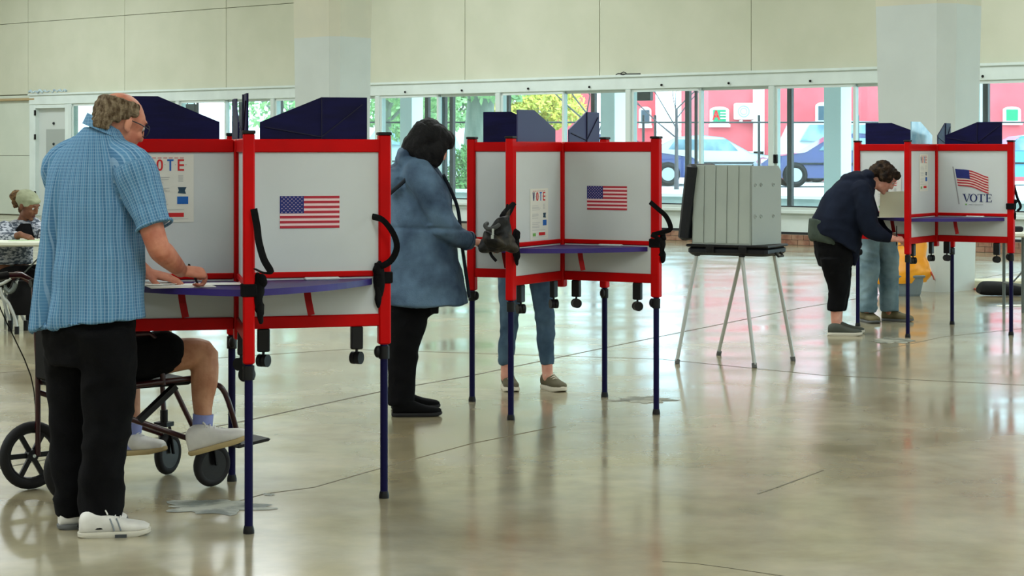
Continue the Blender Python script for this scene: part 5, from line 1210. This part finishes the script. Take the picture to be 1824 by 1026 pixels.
# ---------------------------------------------------------------- simple trousered figures behind the booths
def standing(root, lx, ly, rx, ry, hipz, m_leg, m_top, m_hair, facing, head_z, m_sk, legr=(.085, .06, .05), hem=.16, lean=.12, topz=None):
    """legs apart, torso bent forward over the shelf"""
    f_ = V(facing).normalized(); r = V((f_.y, -f_.x, 0)); mid = V(((lx+rx)/2, (ly+ry)/2, 0)); hip = mid+V((0, 0, hipz))-f_*.05
    sh = hip+f_*lean+V((0, 0, (head_z-.20-hipz))); hcn = sh+f_*.10+V((0, 0, .12))
    bb = B(); bb.loft([(hip-V((0, 0, .05)), r*.15, f_*.1), (hip+V((0, 0, .1)), r*.14, f_*.1), ((hip+sh)/2, r*.14, f_*.1), (sh-V((0, 0, .04)), r*.16, f_*.09), (sh+V((0, 0, .04)), r*.06, f_*.06)], n=18)
    Mx = basis(f_+V((0, 0, -.7)), V((0, 0, 1))+f_*.5); head_shapes(bb, hcn, Mx); chain(bb, [(sh, .055), (hcn-V((0, 0, .07))-f_*.03, .05)])
    arms = []
    for s in (1, -1):
        a = sh+r*.18*s-V((0, 0, .03)); e = a+r*.05*s-V((0, 0, .27))+f_*.05; w_ = e+f_*.22-r*.06*s; w_.z = .985; arms.append((a, e, w_))
        chain(bb, [(a, .05), (e, .04), (w_, .028)]); hand_shapes(bb, w_, f_+V((0, 0, -.12)), (0, 0, 1), -s, s=.97)
    for (x, y), s in (((lx, ly), -1), ((rx, ry), 1)):
        h_ = hip+r*.09*s*(1 if r.x*(rx-lx) > 0 else -1); an = V((x, y, .08)); chain(bb, [(h_, .07), ((h_+an)/2+f_*.02, .045), (an, .034)])
    remesh(bb, 'body', m_sk, root, .0075, 2); face_parts(root, hcn, Mx)
    bb = B(); bb.ell(hcn+Mx @ V((0, -.02, .04)), (.09, .105, .085), Mx); bb.ell(hcn+Mx @ V((0, -.07, -.02)), (.08, .05, .08), Mx); remesh(bb, 'hair', m_hair, root, .009, 1, hairdisp(.01))
    bb = B(); bb.loft([(hip-V((0, 0, .08)), r*.20, f_*.15), (hip+V((0, 0, .12)), r*.18, f_*.14), ((hip+sh)/2, r*.18, f_*.13), (sh-V((0, 0, .04)), r*.19, f_*.12), (sh+V((0, 0, .03)), r*.09, f_*.08)], n=26)
    for a, e, w_ in arms: chain(bb, [(a-r*0, .07), (e, .06), (e*.3+w_*.7, .045)])
    remesh(bb, 'jacket', m_top, root, .011, 2, folds(.010))
    bb = B(); bb.loft([(hip-V((0, 0, .0)), r*.175, f_*.13), (hip-V((0, 0, .12)), r*.18, f_*.13)], n=22, k=1)
    for (x, y), s in (((lx, ly), -1), ((rx, ry), 1)):
        h_ = hip+r*.088*s*(1 if r.x*(rx-lx) > 0 else -1)-V((0, 0, .06)); an = V((x, y, hem)); kn = (h_+an)/2+f_*.03; kn.z = .50
        bb.loft([(h_, r*legr[0]*1.1, f_*legr[0]*1.2), ((h_+kn)/2, r*legr[0]*1.0, f_*legr[0]*1.05), (kn, r*legr[1]*1.1, f_*legr[1]*1.1), ((kn+an)/2, r*legr[1], f_*legr[1]*1.05), (an, r*legr[2], f_*legr[2]*1.1)], n=22, k=4)
    remesh(bb, 'jeans', m_leg, root, .010, 2, folds(.010, 8, 10, 22, 3.))
m_jean = cloth('faded_denim', (48,68,88), (78,102,120), 6, bs=300); m_jean2 = cloth('light_denim', (84,108,118), (132,156,162), 5, bs=300)
p4l, p4r = PF(904, 694), PF(977, 694)
p4 = thing('person', ((p4l.x+p4r.x)/2, p4l.y, 0), 'person in blue skinny jeans mostly hidden behind the middle booth', 'person')
standing(p4, p4l.x-.01, p4l.y, p4r.x-.005, p4r.y, .86, m_jean, cloth('dark_green_jacket', (60,70,64), (74,84,78)), m_hairb, (.25, -1, 0), 1.46, m_skin_f, (.078, .056, .043), .155, lean=.12)
m_canv = mat('brown_canvas', (92,86,64), .8); m_rub = mat('cream_rubber', (206,200,180), .6)
shoe(p4, (p4l.x-.005, p4l.y+.1, 0), (.15, -1, 0), .25, .08, m_canv, m_rub, laces=m_rub, wdt=.045, sole_t=.028); shoe(p4, (p4r.x-.025, p4r.y+.08, 0), (.45, -.9, 0), .25, .08, m_canv, m_rub, laces=m_rub, wdt=.045, sole_t=.028)
p6l, p6r = PF(1548, 574), PF(1586, 572)
p6 = thing('person', ((p6l.x+p6r.x)/2, p6l.y, 0), 'person in light blue jeans and brown shoes mostly hidden behind the farthest booth', 'person')
standing(p6, p6l.x-.01, p6l.y, p6r.x-.01, p6r.y, .90, m_jean2, cloth('navy_sweater', (40,48,70), (50,58,80)), m_hair_m, (.35, -1, 0), 1.50, m_skin_m, (.098, .082, .080), .09, lean=.10)
m_hike = mat('brown_hiking_leather', (92,84,56), .8, c2=(112,104,74), nscale=12)
shoe(p6, (p6l.x-.03, p6l.y+.12, 0), (.25, -1, 0), .28, .10, m_hike, m_sole_g, laces=m_dark, wdt=.055); shoe(p6, (p6r.x-.06, p6r.y+.06, 0), (.85, -.5, 0), .28, .10, m_hike, m_sole_g, laces=m_dark, wdt=.055)
# ---------------------------------------------------------------- 5. woman in the navy hoodie
YH = 15.95
ho = thing('person', (PF(1500, 596).x, YH, 0), 'person in a navy hoodie and black cropped trousers bending over the farthest booth', 'person')
Fh = V((.97, .24, 0)); Rh = V((.24, -.97, 0)); hcH = P(1574, 317, YH); MH = basis((.82, -.05, -.62), (.62, 0, .80))
shRH = P(1534, 340, YH-.16); elRH = P(1548, 405, YH-.20); wrRH = P(1590, 425, YH-.22); shLH = P(1534, 338, YH+.16); elLH = P(1560, 400, YH+.2); wrLH = P(1596, 424, YH+.10)
hh_ = lambda px, py, w_, d, y=0, tl=0.: (P(px, py, YH+y), Rh*w_, Fh*d+V((0, 0, -d*tl)))
bb = B(); bb.loft([hh_(1486, 450, .14, .12), hh_(1490, 410, .14, .12, 0, .3), hh_(1510, 365, .14, .10, 0, .5), hh_(1532, 335, .14, .09, 0, .6), hh_(1548, 325, .06, .06, 0, .6)], n=20)
chain(bb, [(P(1545, 328, YH), .055), (P(1562, 322, YH), .05)]); head_shapes(bb, hcH, MH, .97)
for a, b_, c_, s in ((shRH, elRH, wrRH, 1), (shLH, elLH, wrLH, -1)):
    chain(bb, [(a, .05), (b_, .04), (c_, .028)]); hand_shapes(bb, c_, (.9, .15*s, -.1 if s > 0 else -.3), (0, -.55 if s > 0 else 0, .85), -s, curl=(45, 50, 30) if s > 0 else (20, 20, 15), s=.96, pinch=s > 0)
for y, dx in ((-.09, 0), (.09, 3)): chain(bb, [(P(1484, 450, YH+y), .075), (P(1492+dx, 510, YH+y), .05), (P(1489+dx, 555, YH+y), .043), (P(1489+dx, 580, YH+y), .036)])
remesh(bb, 'body', m_skin_f, ho, .006, 2); face_parts(ho, hcH, MH, .97)
m_hairbr = mat('dark_brown_hair', (24,16,10), .8, spec=.25, c2=(62,46,28), nscale=26, bump=.8, bscale=80)
bb = B(); Eh = lambda p, r: bb.ell(hcH+MH @ V(p), r, MH, 16, 10)
Eh((0, -.025, .04), (.095, .108, .09)); Eh((0, .05, .072), (.078, .055, .040)); Eh((0, -.09, -.01), (.085, .05, .08)); Eh((0, -.10, -.06), (.06, .035, .05))
for x in (-1, 1): Eh((x*.08, .0, .015), (.022, .06, .045))
remesh(bb, 'hair', m_hairbr, ho, .008, 1, hairdisp(.016, 20, 50))
m_hood = cloth('navy_hoodie_cloth', (15,20,34), (24,31,47), 5, .9)
bb = B()
bb.loft([hh_(1486, 436, .215, .19, 0, .55), hh_(1488, 420, .215, .20, 0, .55), hh_(1496, 392, .205, .185, 0, .55), hh_(1508, 365, .20, .165, 0, .6), hh_(1522, 342, .19, .135, 0, .65), hh_(1536, 326, .13, .095, 0, .65), hh_(1546, 318, .08, .06, 0, .6)], n=32, k=4)
bb.loft([hh_(1512, 425, .15, .10, 0, .5), hh_(1514, 450, .12, .06, 0, .6), hh_(1519, 472, .05, .014, 0, .4)], n=24, k=3)
chain(bb, [(P(1530, 338, YH-.08), .07), (shRH, .086), (P(1542, 372, YH-.19), .084), (elRH+V((0, 0, .01)), .082), (P(1566, 418, YH-.21), .060), (P(1583, 424, YH-.22), .042)])
chain(bb, [(shLH, .08), (elLH, .07), (P(1585, 422, YH+.12), .045)])
bb.ell(P(1524, 318, YH), (.10, .13, .062), Matrix.Rotation(-.12, 3, 'Y')); bb.ell(P(1545, 312, YH), (.055, .11, .045)); bb.ell(P(1508, 320, YH), (.05, .10, .05))
remesh(bb, 'hoodie', m_hood, ho, .010, 2, folds(.011, 6, 6, 18, 7.))
bb = B(); bb.loft([hh_(1474, 400, .16, .15, 0, .4), hh_(1470, 425, .17, .135, 0, .3), hh_(1473, 436, .17, .13, 0, .3)], n=24, k=2); remesh(bb, 'shirt_tail', cloth('grey_green_shirt', (56,66,58), (70,80,70)), ho, .012, 2, folds(.005))
bb = B(); bb.loft([hh_(1480, 425, .17, .14), hh_(1485, 450, .175, .15), hh_(1488, 475, .16, .13)], n=24, k=3)
for y, dx in ((-.09, 0), (.09, 3)): bb.loft([hh_(1486+dx, 460, .09, .125, y), hh_(1492+dx, 495, .08, .105, y), hh_(1493+dx, 520, .075, .082, y), hh_(1490+dx, 540, .07, .075, y), hh_(1489+dx, 553, .066, .070, y)], n=22, k=4)
remesh(bb, 'trousers', m_blackc, ho, .010, 2, folds(.008, 9, 9, 20, 9.))
m_slip = mat('grey_canvas', (70,74,66), .85)
for y, dx in ((-.11, 0), (.10, 5)): shoe(ho, (P(1474+dx, 600, YH+y).x, YH+y, 0), (.99, -.12, 0), .275, .075, m_slip, m_sole_w, wdt=.046, sole_t=.026)
pen(P(1597, 438, YH-.22), P(1597, 402, YH-.20), 'dark pen held upright by the person in the navy hoodie')
# ballot leaning in front of the shelf
a_, b_ = P(1566, 432, YH-.05), P(1615, 431, YH-.02)
bb = B(); bb.prism([(0, 0), (b_.x-a_.x, 0), ((b_.x-a_.x)*.96, .215), (.02, .21)], (1, .1, 0), (0, .25, .97), (a_.x, a_.y, .95), (0, .004, 0)); single(bb, 'open_folder', mat('cream_folder', (216,216,186), .8), (a_.x, a_.y, .95), 'cream ballot folder standing open before the person in the navy hoodie', 'folder')
rsheet(P(1580, 0, 15.9).x, 15.98, .25, .2, .2, 'white sheet on the shelf under the hand of the person in the hoodie')
# ---------------------------------------------------------------- 7. woman writing at the staff table
YT7 = 16.95
ta = thing('person', (P(38, 400, YT7).x, YT7, .45), 'person with a pale head wrap and patterned blouse writing at the staff table', 'person')
Ft = V((.75, -.66, 0)); Rt = V((-.66, -.75, 0)); hcT = P(50, 366, YT7-.05); MT = basis((.86, -.35, -.38), (.32, -.2, .92))
tt_ = lambda px, py, w_, d, y=0: (P(px, py, YT7+y), Rt*w_, Ft*d)
shRT = P(8, 405, YT7-.14); elRT = P(5, 428, YT7-.33); wrRT = P(36, 418, YT7-.50); shLT = P(58, 402, YT7+.02); elLT = P(88, 425, YT7-.15); wrLT = P(78, 420, YT7-.4)
bb = B(); bb.loft([tt_(22, 495, .16, .12, .1), tt_(22, 460, .15, .12, .08), tt_(28, 430, .14, .11, .03), tt_(33, 405, .15, .10), tt_(40, 394, .06, .06)], n=20)
chain(bb, [(P(38, 400, YT7), .05), (P(46, 382, YT7-.02), .048)]); head_shapes(bb, hcT, MT)
for a, e, w_, s in ((shRT, elRT, wrRT, 1), (shLT, elLT, wrLT, -1)): chain(bb, [(a, .05), (e, .042), (w_, .03)]); hand_shapes(bb, w_, (.9, -.1*s, -.25), (0, -.3, .95), -s, curl=(40, 45, 25), s=1.0, pinch=s > 0)
for s in (1, -1): chain(bb, [(P(20, 498, YT7+.1)+Rt*.09*s, .08), (P(20, 492, YT7+.1)+Rt*.09*s+Ft*.42, .06), (P(20, 492, YT7+.1)+Rt*.1*s+Ft*.46+V((0, 0, -.36)), .036)])
remesh(bb, 'body', m_skin_t, ta, .006, 2); face_parts(ta, hcT, MT, 1, (96,50,46))
bb = B(); bb.ell(hcT+MT @ V((0, -.025, .045)), (.09, .11, .088), MT); bb.ell(hcT+MT @ V((0, .05, .062)), (.07, .045, .035), MT); remesh(bb, 'head_wrap', cloth('sage_wrap', (140,146,118), (162,166,138)), ta, .008, 2, folds(.006, 20, 20, 40))
bb = B(); bb.ell(P(33, 350, YT7), (.07, .07, .055)); bb.ell(P(28, 362, YT7), (.03, .04, .04)); bb.ell(P(40, 372, YT7+.02), (.03, .05, .05)); remesh(bb, 'hair_puff', mat('tan_curly_hair', (120,92,58), .95, c2=(72,50,32), nscale=30, bump=1, bscale=70), ta, .008, 0, hairdisp(.014, 30, 70))
m_blouse = mat('patterned_blouse', (66,76,88), .8, c2=(176,180,188), nscale=26, nstretch=(1,1,2.2), detail=2, lo=.44, hi=.56)
bb = B(); bb.loft([tt_(22, 470, .19, .15, .08), tt_(24, 440, .18, .14, .05), tt_(28, 415, .19, .13, .02), tt_(33, 400, .15, .10), tt_(40, 391, .07, .06)], n=28)
chain(bb, [(shRT+V((0, 0, -.02)), .08), (elRT, .072), (P(25, 422, YT7-.45), .05)]); chain(bb, [(shLT, .075), (elLT, .062), (P(82, 422, YT7-.35), .045)])
remesh(bb, 'blouse', m_blouse, ta, .009, 2, folds(.008))
bb = B(); bb.loft([(P(44, 432, YT7-.10), Rt*.09, Ft*.06), (P(44, 412, YT7-.09), Rt*.09, Ft*.06), (P(46, 398, YT7-.06), Rt*.05, Ft*.04)], n=20); remesh(bb, 'black_top', m_blackc, ta, .01, 2)
bb = B(); bb.loft([tt_(22, 500, .18, .15, .1), tt_(22, 485, .18, .15, .1)], n=20, k=1)
for s in (1, -1): chain(bb, [(P(20, 496, YT7+.1)+Rt*.09*s, .10), (P(20, 490, YT7+.1)+Rt*.09*s+Ft*.42, .08), (P(20, 490, YT7+.1)+Rt*.1*s+Ft*.46+V((0, 0, -.36)), .06)])
remesh(bb, 'trousers', m_blackc, ta, .012, 2)
for s in (1, -1): q = P(20, 490, YT7+.1)+Rt*.1*s+Ft*.40; shoe(ta, (q.x, q.y, 0), Ft, .25, .08, m_blksh, m_blksole)
# chair under her
q = P(20, 500, YT7+.1); ch_ = thing('chair', (q.x, q.y, 0), 'black chair under the person writing at the staff table', 'chair'); Mc = Matrix((Ft, -Rt, V((0, 0, 1)))).transposed()
bb = B(); bb.box((q.x, q.y, .37), (.44, .44, .05), M=Mc, bev=.015); bb.build('seat', m_seatf, ch_, True)
bb = B(); bb.box(V((q.x, q.y, .66))-Ft*.25, (.03, .42, .34), M=Mc, bev=.012); bb.build('backrest', m_seatf, ch_, True)
for a in (-.19, .19):
    for b2_ in (-.19, .19): bb = B(); p = V((q.x, q.y, 0))+Ft*a+Rt*b2_; bb.cyl(p, p+V((0, 0, .36 if a > 0 else .6)), .012, 8); bb.build('leg', m_tleg, ch_, True)
pen(P(66, 426, YT7-.55), P(70, 408, YT7-.52), 'pen in the hand of the person at the staff table')
